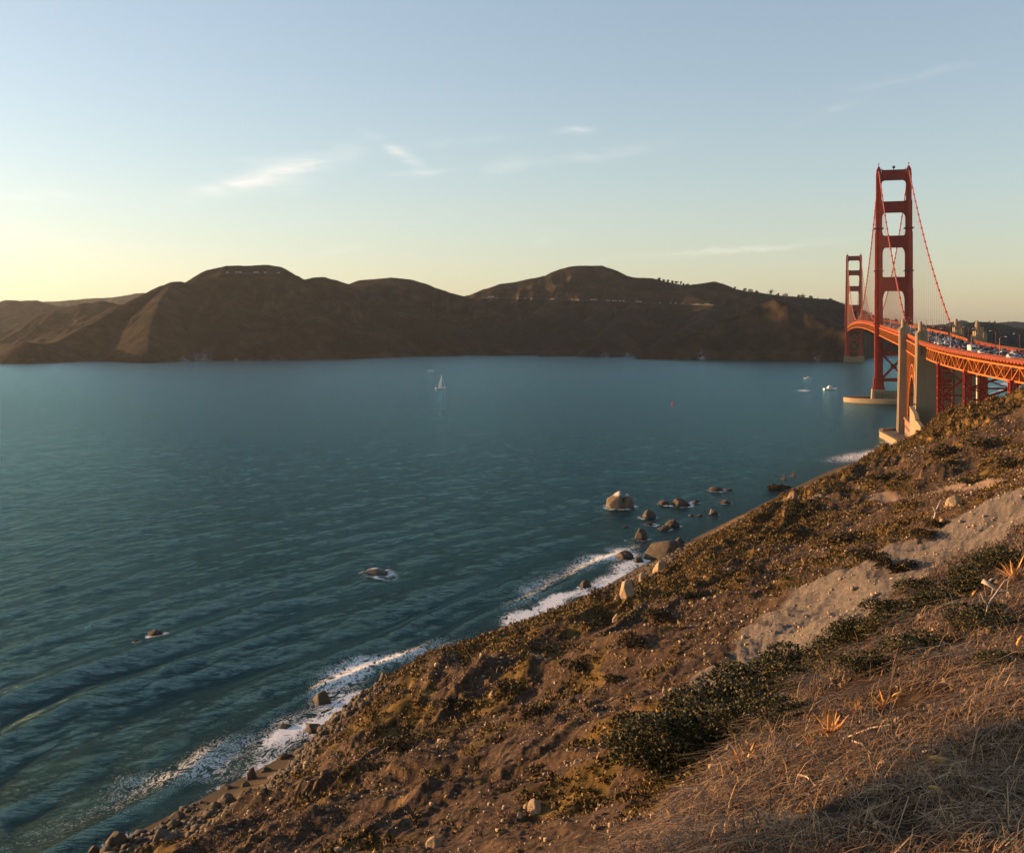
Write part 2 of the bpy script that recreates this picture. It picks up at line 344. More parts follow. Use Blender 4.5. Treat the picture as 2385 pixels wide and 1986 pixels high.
# ------------------------------------------------------------------ headland mesh (polar grid: fine near, coarse far)
def grid_faces(nr, nc, flip=False):
    a = (np.arange(nr - 1)[:, None] * nc + np.arange(nc - 1)[None, :]).ravel()
    f = np.stack([a, a + 1, a + nc + 1, a + nc], 1)
    return f if flip else f[:, ::-1]
azs = np.concatenate([np.linspace(-75, -29, 60)[:-1], np.linspace(-29, 29.5, 1150), np.linspace(29.5, 80, 110)[1:]])
rs = np.concatenate([np.exp(np.linspace(math.log(1.2), math.log(60), 330))[:-1], np.exp(np.linspace(math.log(60), math.log(760), 760)), [800, 850, 950]])
RR, AA = np.meshgrid(rs, np.radians(azs), indexing='ij'); GX = (RR * np.sin(AA)).ravel(); GY = (RR * np.cos(AA)).ravel()
GZ = HT(GX, GY); vv, ss_, nn_, sa_ = zones(GX, GY); s_, t_ = st_of(GX, GY)
F = grid_faces(len(rs), len(azs), True)
keep = (GZ[F].max(1) > -1.2); F = F[keep]
used = np.unique(F); rm = np.full(len(GX), -1); rm[used] = np.arange(len(used))
me = npmesh('ground', np.stack([GX, GY, GZ], 1)[used], rm[F], True)
fattr(me, 'veg', vv[used]); fattr(me, 'scar', ss_[used]); fattr(me, 'near', nn_[used]); fattr(me, 'sand', sa_[used]); fattr(me, 'inl', s_[used])
fattr(me, 'trail', (1 - sm(path_d(s_, t_), 1.6, 4.2))[used])
m, nt_, p_ = newmat('hillside_soil')
hc = M(nt_, 'MULTIPLY', attr(nt_, 'veg'), 1.0); n_a = noise(nt_, .35, 8, .65); n_b = noise(nt_, 3.0, 8, .7); n_c = noise(nt_, .06, 5)
soil = ramp(nt_, n_b, [(.3, (.018, .011, .007)), (.45, (.050, .032, .021)), (.58, (.11, .072, .047)), (.74, (.28, .195, .13))])
soil = mixc(nt_, ramp(nt_, n_c, [(.42, (0, 0, 0)), (.6, (1, 1, 1))]), soil, mixc(nt_, n_b, (.025, .015, .008), (.19, .118, .070)), 'MIX')
n_d = noise(nt_, 1.1, 8, .8, stretch=(1.0, 1.0, .35)); soil = mixc(nt_, ramp(nt_, n_d, [(.44, (.85, .85, .85)), (.56, (0, 0, 0))]), soil, (.032, .020, .013))
green = ramp(nt_, M(nt_, 'ADD', M(nt_, 'MULTIPLY', n_b, .5), M(nt_, 'MULTIPLY', noise(nt_, .22, 3, .5), .5)), [(.36, (.012, .008, .003)), (.5, (.050, .032, .009)), (.62, (.17, .10, .024)), (.75, (.26, .16, .045))])  # patches of different plants, dark-to-gold range widened to suggest shade and sun
green = mixc(nt_, ramp(nt_, n_a, [(.45, (0, 0, 0)), (.65, (.7, .7, .7))]), green, (.19, .12, .035))
rock = ramp(nt_, n_b, [(.3, (.075, .062, .052)), (.55, (.17, .142, .118)), (.75, (.27, .22, .175))])
ochre = ramp(nt_, n_a, [(.5, (.26, .15, .05)), (.7, (.36, .22, .08))])
litter = ramp(nt_, n_b, [(.35, (.010, .006, .003)), (.52, (.035, .020, .011)), (.7, (.11, .07, .04))])
sandc = ramp(nt_, n_a, [(.3, (.13, .085, .045)), (.7, (.20, .13, .065))])
vgt = M(nt_, 'MULTIPLY', M(nt_, 'SUBTRACT', M(nt_, 'ADD', attr(nt_, 'veg'), M(nt_, 'MULTIPLY', M(nt_, 'SUBTRACT', n_a, .5), 1.2)), .3), 2.5, clamp=True)
c = mixc(nt_, vgt, soil, green)
sct = M(nt_, 'MULTIPLY', M(nt_, 'SUBTRACT', M(nt_, 'ADD', attr(nt_, 'scar'), M(nt_, 'MULTIPLY', M(nt_, 'SUBTRACT', n_a, .5), .9)), .35), 3.0, clamp=True)
c = mixc(nt_, sct, c, rock)
c = mixc(nt_, M(nt_, 'MULTIPLY', attr(nt_, 'trail'), .8), c, (.30, .21, .15))
c = mixc(nt_, attr(nt_, 'near'), c, litter)
# ochre rock where the ground breaks steeply
geo = nt_.nodes.new('ShaderNodeNewGeometry'); sg = nt_.nodes.new('ShaderNodeSeparateXYZ'); nt_.links.new(geo.outputs['True Normal'], sg.inputs[0])
stp = M(nt_, 'MULTIPLY', M(nt_, 'SUBTRACT', .60, sg.outputs[2]), 6, clamp=True)
stp = M(nt_, 'MULTIPLY', stp, M(nt_, 'SUBTRACT', 1.0, attr(nt_, 'near')), clamp=True)
stp = M(nt_, 'MULTIPLY', stp, M(nt_, 'SUBTRACT', 1.0, sct), clamp=True); c = mixc(nt_, M(nt_, 'MULTIPLY', stp, .6), c, ochre)
c = mixc(nt_, attr(nt_, 'sand'), c, sandc)
wet = M(nt_, 'MULTIPLY', M(nt_, 'SUBTRACT', 13.0, attr(nt_, 'inl')), .3, clamp=True)
c = mixc(nt_, M(nt_, 'MULTIPLY', wet, .6), c, (.05, .040, .030))
c = mixc(nt_, 1.0, c, (.82, .80, .78), 'MULTIPLY'); nt_.links.new(c, p_.inputs['Base Color']); p_.inputs['Roughness'].default_value = .92; p_.inputs['Specular IOR Level'].default_value = .12
bump(nt_, p_, noise(nt_, 5, 8, .75), .8, .12); MT['soil'] = m
g = link('ground', me, mat=m); tag(g, kind='structure')

# ------------------------------------------------------------------ far shore: ridges (photo px, py, distance) -> heights
SHORE = [(-1500, 851), (-300, 852), (0, 852), (40, 853), (110, 851), (270, 850), (420, 843), (540, 842), (700, 837), (867, 834), (1033, 829), (1200, 830), (1400, 836), (1567, 837), (1767, 838), (1880, 840), (1933, 841), (1985, 842), (2015, 839), (2045, 829), (2100, 822), (2200, 818), (2300, 816), (2385, 815), (2800, 812), (3600, 812)]
_q = np.array(SHORE, float); _sa = (_q[:, 0] - CX) / FPX; _sy = EYE * FPX / (_q[:, 1] - HY)
RIDGES = [
 ('a', .30, [(-300, 700, 7000), (95, 702, 7000), (145, 700, 7000), (206, 694, 7000), (267, 691, 7000), (324, 682, 7000), (345, 681, 7000), (420, 684, 7000)]),
 ('b', .40, [(-300, 716, 4600), (-150, 712, 4600), (0, 706, 4600), (15, 699, 4600), (50, 700, 4600), (84, 699, 4600), (130, 712, 4600), (164, 717, 4600), (260, 726, 4500)]),
 ('c', .45, [(-200, 806, 3100), (-60, 795, 3200), (10, 779, 3200), (57, 770, 3250), (95, 752, 3300), (130, 731, 3300), (164, 713, 3300), (198, 705, 3300), (213, 706, 3300), (236, 701, 3300), (259, 705, 3300), (280, 712, 3300), (305, 722, 3300)]),
 ('c2', .6, [(-60, 812, 2300), (10, 830, 2250), (30, 812, 2230), (61, 797, 2230), (95, 800, 2260), (133, 797, 2350), (160, 780, 2420), (229, 745, 2520), (280, 712, 2600), (343, 682, 2680), (381, 665, 2720), (404, 657, 2740), (419, 656, 2750), (436, 659, 2780), (469, 640, 2820), (488, 629, 2850), (530, 619, 2870), (571, 619, 2880), (600, 617, 2880), (625, 617, 2880), (648, 620, 2880), (670, 632, 2880), (686, 642, 2880), (709, 650, 2900), (750, 672, 2900)]),
 ('c3', .7, [(404, 657, 2740), (372, 700, 2560), (350, 760, 2380), (345, 815, 2240)]),
 ('c4', .7, [(600, 617, 2880), (560, 680, 2700), (520, 750, 2520), (505, 815, 2360)]),
 ('c5', .65, [(670, 632, 2880), (700, 690, 2760), (735, 730, 2640), (790, 775, 2540), (860, 805, 2500)]),
 ('c6', .7, [(735, 730, 2640), (690, 770, 2480), (650, 808, 2400)]),
 ('d', .5, [(690, 655, 3100), (733, 645, 3150), (753, 644, 3150), (777, 650, 3150), (813, 661, 3150), (840, 670, 3150), (900, 700, 3050)]),
 ('e', .5, [(780, 672, 3300), (813, 661, 3300), (840, 652, 3300), (873, 650, 3300), (913, 646, 3300), (953, 650, 3300), (983, 658, 3300), (1017, 671, 3300), (1050, 682, 3300), (1080, 690, 3300), (1120, 702, 3250)]),
 ('e2', .6, [(913, 646, 3300), (940, 700, 3100), (1000, 760, 2900), (1020, 800, 2780)]),
 ('f', .5, [(1040, 698, 3500), (1093, 687, 3500), (1133, 672, 3500), (1170, 660, 3500), (1200, 656, 3500), (1240, 648, 3500), (1267, 642, 3500), (1310, 625, 3500), (1327, 621, 3500), (1350, 619, 3500), (1390, 618, 3500), (1413, 623, 3480), (1433, 635, 3460), (1447, 645, 3440), (1483, 647, 3420), (1517, 648, 3400), (1530, 650, 3400), (1560, 661, 3380)]),
 ('f2', .62, [(1350, 619, 3500), (1310, 680, 3300), (1250, 730, 3100), (1190, 770, 2950), (1150, 805, 2820)]),
 ('f3', .62, [(1400, 618, 3500), (1420, 672, 3330), (1390, 730, 3100), (1330, 780, 2900), (1290, 812, 2740)]),
 ('f4', .62, [(1530, 650, 3400), (1480, 700, 3220), (1440, 750, 3000), (1400, 800, 2700)]),
 ('f5', .55, [(1560, 661, 3380), (1620, 690, 3200), (1665, 706, 3080), (1640, 740, 2950), (1560, 790, 2700)]),
 ('g', .45, [(1530, 655, 3500), (1553, 657, 3500), (1587, 664, 3500), (1607, 664, 3480), (1640, 659, 3450), (1662, 656, 3450), (1677, 660, 3450), (1700, 669, 3450), (1733, 677, 3430), (1767, 681, 3400), (1800, 686, 3350), (1833, 690, 3300), (1887, 693, 3250), (1933, 697, 3200), (1968, 708, 3150), (2009, 729, 3100), (2036, 735, 3100), (2059, 743, 3100), (2127, 750, 3150), (2180, 757, 3300)]),
 ('h', 1.0, [(1560, 832, 2420), (1590, 797, 2420), (1620, 777, 2420), (1667, 756, 2430), (1700, 736, 2440), (1720, 716, 2440), (1730, 702, 2440), (1750, 695, 2440), (1783, 695, 2430), (1813, 697, 2420), (1840, 706, 2410), (1880, 725, 2390), (1927, 741, 2370), (1953, 766, 2350), (1975, 790, 2340), (1995, 820, 2320)]),
 ('h2', .5, [(1790, 696, 2440), (1830, 700, 2700), (1870, 700, 3000)]),
 ('h3', .8, [(1953, 766, 2350), (2010, 772, 2480), (2060, 770, 2700), (2120, 765, 3000)]),
 ('i', .4, [(2127, 760, 3800), (2200, 760, 3800), (2244, 762, 3800), (2260, 753, 3800), (2278, 749, 3800), (2297, 750, 3800), (2317, 752, 3800), (2333, 756, 3800), (2352, 763, 3800), (2385, 765, 3800), (2500, 770, 3800), (2700, 772, 3800)]),
 ('j', .3, [(2150, 757, 7000), (2212, 751, 7000), (2221, 747, 7000), (2237, 744, 7000), (2256, 748, 7000), (2267, 750, 7000), (2300, 753, 7000), (2330, 749, 7000), (2360, 747, 7000), (2385, 749, 7000), (2520, 746, 7000), (2800, 750, 7000), (3400, 752, 7000)]),
]
def HH(X, Y, det=True):
    X = np.asarray(X, float); Y = np.asarray(Y, float); h = np.full(X.shape, -40.0); DN = np.full(X.shape, 1e4)
    wx = fbm(X / 420, Y / 420, 3, 101) * 60; wy = fbm(X / 420, Y / 420, 3, 107) * 60
    for nm, sl, P in RIDGES:
        Q = [((px - CX) / FPX * D, D, EYE + (HY - py) / FPX * D) for px, py, D in P]
        x0, x1 = min(q[0] for q in Q) - 1500, max(q[0] for q in Q) + 1500
        idx = np.nonzero((X > x0) & (X < x1))[0]
        if len(idx) == 0: continue
        xs = X[idx]; ys = Y[idx]
        best = np.full(xs.shape, -60.0); dn = np.full(xs.shape, 1e4)
        for a, b in zip(Q[:-1], Q[1:]):
            dx, dy = b[0] - a[0], b[1] - a[1]; k = np.clip(((xs - a[0]) * dx + (ys - a[1]) * dy) / (dx * dx + dy * dy), 0, 1)
            d = np.hypot(xs - a[0] - k * dx, ys - a[1] - k * dy)
            dd = d * d / (d + 14.0)
            cand = a[2] + k * (b[2] - a[2]) - sl * dd * (1 - .00018 * np.minimum(d, 900)); up = cand > best; best = np.where(up, cand, best); dn = np.where(up, d, dn)
        up = best > h[idx]; h[idx] = np.where(up, best, h[idx]); DN[idx] = np.where(up, dn, DN[idx])
    ysh = np.interp(X / np.maximum(Y, 1), _sa, _sy); ds = Y - ysh
    cliff = np.where(ds > 0, 6 + 1.15 * ds * (1 + .25 * fbm(X / 70, Y / 70, 3, 111)), -4 + .6 * ds); cliff = np.where((ds > 0) & (ds < 8), -1 + ds * 1.1, cliff)
    env = sm(cliff, 5, 90)
    if det:
        rg = ridged((X + wx) / 190, (Y + wy) / 260, 4, 121)
        env = env * (.06 + .94 * sm(DN, 15, 170)); h = h + (rg - .35) * 36 * np.clip(h / 150, .15, 1) * env + fbm(X / 40, Y / 40, 3, 131) * 1.6 * env + (ridged((X + wx * .5) / 55, (Y + wy) / 190, 3, 161) - .3) * 18 * np.clip(h / 120, .2, 1) * env
    h = np.minimum(h, cliff + (fbm(X / 25, Y / 25, 3, 141) * 5 * sm(ds, 10, 60) if det else 0))
    return h, ds
azh = np.linspace(-42, 40, 1250); rh = np.concatenate([np.exp(np.linspace(math.log(1980), math.log(4300), 330))[:-1], np.exp(np.linspace(math.log(4300), math.log(9500), 60))])
DD, AH = np.meshgrid(rh, np.tan(np.radians(azh)), indexing='ij'); HX = (DD * AH).ravel(); HYY = DD.ravel()
HZ, HDS = HH(HX, HYY)
F = grid_faces(len(rh), len(azh), True); F = F[HZ[F].max(1) > -3]
used = np.unique(F); rm = np.full(len(HX), -1); rm[used] = np.arange(len(used))
me = npmesh('hills', np.stack([HX, HYY, HZ], 1)[used], rm[F], True)
fattr(me, 'sh', HDS[used])
# white guano-stained rocks along the waterline
wm = np.zeros(len(used)); ux = CX + HX[used] / HYY[used] * FPX
for (c, wd, hh_) in [(470, 20, 17), (428, 9, 9), (1410, 7, 8), (1462, 10, 10), (1633, 9, 12), (1900, 9, 10), (640, 5, 3), (550, 4, 4)]:
    wm = np.maximum(wm, np.exp(-((ux - c) / wd) ** 2) * np.exp(-(HZ[used] / hh_) ** 2))
fattr(me, 'white', wm)
px_ = ux; fo = np.zeros(len(used))
hzz = HZ[used]; n_f = fbm(HX[used] / 160, HYY[used] / 160, 4, 151)
py_ = HY + (EYE - hzz) * FPX / HYY[used]
forest_env = np.exp(-((px_ - 1010) / 480.0) ** 2) * sm(n_f + .3 - np.abs(hzz - 55) / 105.0, -.3, .2) * sm(hzz, 8, 20)  # real wood, widened so its tint also darkens the shaded lower slopes
forest_env = np.maximum(forest_env, sm(px_, 1800, 1990) * sm(HYY[used], 2750, 2900) * .9)
forest_env = np.maximum(forest_env, np.exp(-((px_ - 1330) / 120.0) ** 2) * sm(n_f - np.abs(hzz - 55) / 60.0, -.3, .1))
fattr(me, 'forest', forest_env)
m, nt_, p_ = newmat('grassy_hills')
a1 = noise(nt_, .004, 7, .6); a2 = noise(nt_, .03, 8, .7); a3 = noise(nt_, .012, 5, .6, dist=.5)
gr = ramp(nt_, a2, [(.36, (.016, .012, .008)), (.62, (.095, .060, .031))])
scr = ramp(nt_, a2, [(.3, (.007, .008, .006)), (.7, (.022, .022, .014))])
c = mixc(nt_, ramp(nt_, a3, [(.42, (0, 0, 0)), (.58, (1, 1, 1))]), gr, scr)
geo = nt_.nodes.new('ShaderNodeNewGeometry'); sg = nt_.nodes.new('ShaderNodeSeparateXYZ'); nt_.links.new(geo.outputs['Normal'], sg.inputs[0])
stp = M(nt_, 'MULTIPLY', M(nt_, 'SUBTRACT', .74, sg.outputs[2]), 5, clamp=True)
c = mixc(nt_, M(nt_, 'MULTIPLY', stp, .65), c, ramp(nt_, a2, [(.35, (.06, .040, .024)), (.65, (.17, .115, .066))]))
c = mixc(nt_, M(nt_, 'MULTIPLY', attr(nt_, 'forest'), .95), c, (.014, .018, .012))
wn = M(nt_, 'MULTIPLY', attr(nt_, 'white'), ramp(nt_, noise(nt_, .12, 6, .7), [(.45, (0, 0, 0)), (.6, (1, 1, 1))]), clamp=True)
c = mixc(nt_, wn, c, (.62, .60, .58))
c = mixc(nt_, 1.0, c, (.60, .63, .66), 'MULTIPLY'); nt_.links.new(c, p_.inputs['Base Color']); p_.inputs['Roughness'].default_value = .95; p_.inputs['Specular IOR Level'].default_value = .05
bump(nt_, p_, noise(nt_, .05, 9, .72), 1.0, 22.0)
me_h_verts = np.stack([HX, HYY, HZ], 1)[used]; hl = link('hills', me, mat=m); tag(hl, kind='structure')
def hhit(px, py, rmin=2000, rmax=9000):
    Ys = np.linspace(rmin, rmax, 1600); X = (px - CX) / FPX * Ys; Z = EYE - (py - HY) / FPX * Ys
    g = HH(X, Ys)[0]; k = np.nonzero(Z <= g)[0]
    if len(k) == 0: return None
    k = k[0]; return Vector((float(X[k]), float(Ys[k]), float(g[k])))

# ------------------------------------------------------------------ sea
ws = np.concatenate([np.linspace(-90, -32, 40)[:-1], np.linspace(-32, 32, 900), np.linspace(32, 90, 40)[1:]])
wr = np.concatenate([np.exp(np.linspace(math.log(60), math.log(1200), 760))[:-1], np.exp(np.linspace(math.log(1200), math.log(16000), 90))])
WR, WA = np.meshgrid(wr, np.radians(ws), indexing='ij'); WX = (WR * np.sin(WA)).ravel(); WY = (WR * np.cos(WA)).ravel()
s_, t_ = st_of(WX, WY)
wl = s_ - np.interp(t_, [0, 120, 170, 280, 330, 560, 600, 640, 700], [12, 12, 9, 7.5, 5, 6, 14, 24, 24])       # distance from the waterline, negative out to sea
swell = np.zeros(len(WX))
off = fbm(t_ / 90, s_ / 90, 2, 201) * 16
for (wlen, amp, ctr, wid, t0, t1, ph) in [(22, .95, -40, 16, 110, 330, 0), (26, .55, -74, 22, 40, 420, 1.2), (30, .35, -120, 40, 0, 600, 2.), (15, .7, -20, 9, 60, 210, .5)]:
    sw = np.sin((s_ + off) * 2 * math.pi / wlen + ph); swell += amp * (sw + .35 * np.cos(2 * ((s_ + off) * 2 * math.pi / wlen + ph))) * np.exp(-((s_ - ctr) / wid) ** 2) * sm(t_, t0 - 30, t0 + 30) * (1 - sm(t_, t1 - 60, t1 + 60))
fade = 1 - sm(np.hypot(WX, WY), 500, 1100)
chop = (fbm((s_ * .96 + t_ * .3) / 7.5, (t_ - s_ * .3) / 17, 3, 211) * .42 + fbm(s_ / 2.3, t_ / 4.2, 3, 213) * .15) * (.25 + .75 * sm(-wl, 0, 40)) * fade
for (ctr, amp, wd, t0, t1) in [(-20, 1.15, 2.6, 140, 265), (-41, .9, 3.2, 60, 210), (-58, .7, 3.6, 20, 240), (-83, .6, 4.5, 0, 330), (-112, .5, 5, 60, 420), (-7, .5, 2.0, 70, 330)]:
    dd_ = (s_ + off * .8 - ctr) / wd; swell += amp * 1.6 * (np.exp(-dd_ ** 2) - .55 * np.exp(-((dd_ + 2.2) / 1.4) ** 2)) * sm(t_, t0 - 25, t0 + 40) * (1 - sm(t_, t1 - 50, t1 + 50))
WZ = swell * .55 + chop; WZ = WZ * sm(-wl, -2, 12) + .02
F = grid_faces(len(wr), len(ws), True)
me = npmesh('sea', np.stack([WX, WY, WZ], 1), F, True); fattr(me, 'wl', wl); fattr(me, 'far', sm(np.hypot(WX, WY), 180, 900))
# foam envelope: strips of broken water along the shore and rings round the rocks
fo = np.exp(-((wl + 4 + fbm(t_ / 18, s_ / 60, 3, 221) * 7) / 5.0) ** 2) * (.74 + .40 * fbm(t_ / 9, s_ / 5, 3, 229))
fo = np.maximum(fo, np.exp(-((wl + 15 + fbm(t_ / 22, s_ / 60, 3, 223) * 9) / 7.0) ** 2) * (.50 + .6 * fbm(t_ / 40, s_ / 40, 2, 225)) * (.35 + .65 * sm(t_, 95, 150)) * (1 + .3 * sm(t_, 165, 190) * (1 - sm(t_, 250, 280))))
fo *= sm(t_, 30, 90) * (1 - .92 * sm(t_, 300, 345) * (1 - sm(t_, 590, 625)))
fo = np.maximum(fo, .85 * np.exp(-((t_ - 625) / 45) ** 2) * np.exp(-((wl + 9) / 15.0) ** 2))
FOAM_ATTR = fo
ROCKS_XY = []
m, nt_, p_ = newmat('sea_water')
tcw = nt_.nodes.new('ShaderNodeTexCoord'); P0 = tcw.outputs['Object']
w1 = noise(nt_, 1.0, 5, .6, vec=P0, stretch=(.22, .42, .1, R(-28))); w2 = noise(nt_, 1.0, 6, .65, vec=P0, stretch=(.85, 1.6, .1, R(-24))); w3 = noise(nt_, 1.0, 4, .6, vec=P0, stretch=(.02, .006, .1, R(40)))
w0 = noise(nt_, 1.0, 4, .6, vec=P0, stretch=(.030, .075, .1, R(-12))); hgt = M(nt_, 'ADD', M(nt_, 'ADD', M(nt_, 'MULTIPLY', w1, 1.5), M(nt_, 'MULTIPLY', w2, .95)), M(nt_, 'MULTIPLY', w0, 2.6))
bp = bump(nt_, p_, hgt, 1.0, .85); nt_.links.new(M(nt_, 'SUBTRACT', 1.0, M(nt_, 'MULTIPLY', attr(nt_, 'far'), .22)), bp.inputs['Strength'])
big = noise(nt_, .0035, 4, .55, vec=P0, stretch=(1, 2.2, 1))
fn = noise(nt_, 1.0, 9, .70, vec=P0, stretch=(.34, .22, .1, R(30)), dist=1.6); fn2 = noise(nt_, 2.4, 6, .7, vec=P0)
fe = attr(nt_, 'foam')
cell = M(nt_, 'SUBTRACT', 1.0, M(nt_, 'MULTIPLY', M(nt_, 'ABSOLUTE', M(nt_, 'SUBTRACT', fn, .5)), 5.5))
fm = M(nt_, 'ADD', M(nt_, 'MULTIPLY', fe, .95), M(nt_, 'MULTIPLY', cell, .72)); fm = M(nt_, 'ADD', fm, M(nt_, 'MULTIPLY', M(nt_, 'SUBTRACT', fn2, .5), .9))
fm = M(nt_, 'MULTIPLY', M(nt_, 'SUBTRACT', fm, .92), 3.2, clamp=True); fm = M(nt_, 'MULTIPLY', fm, M(nt_, 'MULTIPLY', fe, 5, clamp=True))
deep = ramp(nt_, big, [(.35, (.0008, .008, .010)), (.65, (.0014, .012, .014))])
shal = M(nt_, 'MULTIPLY', M(nt_, 'ADD', attr(nt_, 'wl'), 60), .016, clamp=True)
deep = mixc(nt_, shal, deep, (.004, .008, .006))
nt_.nodes.remove(p_)
dfs = nt_.nodes.new('ShaderNodeBsdfDiffuse'); nt_.links.new(deep, dfs.inputs[0]); gls = nt_.nodes.new('ShaderNodeBsdfGlossy'); gls.inputs[0].default_value = (.52, .85, .91, 1); gls.inputs[1].default_value = .14
fmd = nt_.nodes.new('ShaderNodeBsdfDiffuse'); fmd.inputs[0].default_value = (.80, .77, .74, 1); frn = nt_.nodes.new('ShaderNodeFresnel'); frn.inputs[0].default_value = 1.33
frn.inputs[0].default_value = 1.27; fr2 = nt_.nodes.new('ShaderNodeFresnel'); fr2.inputs[0].default_value = 1.27
for nd in (dfs, gls, frn): nt_.links.new(bp.outputs[0], nd.inputs['Normal'])
ffac = M(nt_, 'MULTIPLY', M(nt_, 'POWER', M(nt_, 'ADD', M(nt_, 'MULTIPLY', frn.outputs[0], .8), M(nt_, 'MULTIPLY', fr2.outputs[0], .2)), 1.8), 2.7)
ms = nt_.nodes.new('ShaderNodeMixShader'); nt_.links.new(M(nt_, 'MINIMUM', ffac, .9), ms.inputs[0]); nt_.links.new(dfs.outputs[0], ms.inputs[1]); nt_.links.new(gls.outputs[0], ms.inputs[2])
ms2 = nt_.nodes.new('ShaderNodeMixShader'); nt_.links.new(fm, ms2.inputs[0]); nt_.links.new(ms.outputs[0], ms2.inputs[1]); nt_.links.new(fmd.outputs[0], ms2.inputs[2])
nt_.links.new(ms2.outputs[0], [n for n in nt_.nodes if n.type == 'OUTPUT_MATERIAL'][0].inputs[0])
sea = link('sea', me, mat=m); tag(sea, kind='structure')
sea_me = me
# ------------------------------------------------------------------ haze
mh = bpy.data.materials.new('haze_air'); mh.use_nodes = True; nth = mh.node_tree; nth.nodes.clear()
oh = nth.nodes.new('ShaderNodeOutputMaterial'); pv = nth.nodes.new('ShaderNodeVolumePrincipled'); nth.links.new(pv.outputs[0], oh.inputs['Volume'])
pv.inputs['Density'].default_value = 1.7e-5; pv.inputs['Anisotropy'].default_value = .45; pv.inputs['Color'].default_value = (.86, .94, 1.0, 1)
hz = MB().box(-17500, 17500, -17500, 17500, -50, 420).build('haze', mh); tag(hz, kind='stuff')
MT['fascia'] = simple('orange_edge_paint', (.165, .026, .006), .6, .25, .2)
# ================================================================== BRIDGE (local frame: x = across, east +; y = along, north +; origin at the south tower, on the water)
BR = R(-16.2844); BO = (374.0 - 1.0, 1032.6, 0)
def BW(v, u, z=0.0):
    return Vector((BO[0] + v * math.cos(BR) - u * math.sin(BR), BO[1] + v * math.sin(BR) + u * math.cos(BR), z))
def chord_z(u):                       # level of the truss top chord
    if u > 1280: return 73 - (u - 1280) * .010
    if u >= 0: return 73 + 8 * (1 - ((u - 640) / 640.0) ** 2)
    if u >= -343: return 73 + u * .0198
    return road_z(u) - 2.45
def road_z(u):
    if u >= -343: return chord_z(u) + 1.3
    if u >= -441: return 67.5 + (u + 343) * .0325
    return 64.3 + (u + 441) * .0338
def voff(u): return .00075 * (min(u, -441) + 441) ** 2
br = empty('suspension_bridge', BO, BR, 'tall orange red suspension bridge crossing the strait to the far hills', 'bridge')
ST, CAB = MT['steel'], MT['cable']
def leg_poly(cx, w, d, sgn, k=.72):   # stepped (cross shaped) plan of a tower leg
    a, b, c, e = w / 2, d / 2, w / 2 * k, d / 2 * k
    return [(cx + x, y) for x, y in [(-a, -e), (-c, -e), (-c, -b), (c, -b), (c, -e), (a, -e), (a, e), (c, e), (c, b), (-c, b), (-c, e), (-a, e)]]
def haunch(x_in, zt, hx, hz, sgn, n=7):  # quarter ellipse from the leg face (x_in, zt-hz) to the strut soffit (x_in - hx, zt)
    pts = []
    for i in range(n + 1):
        t = math.pi / 2 * i / n
        pts.append((sgn * (x_in - hx * (1 - math.cos(t))), zt - hz * (1 - math.sin(t))))
    return pts
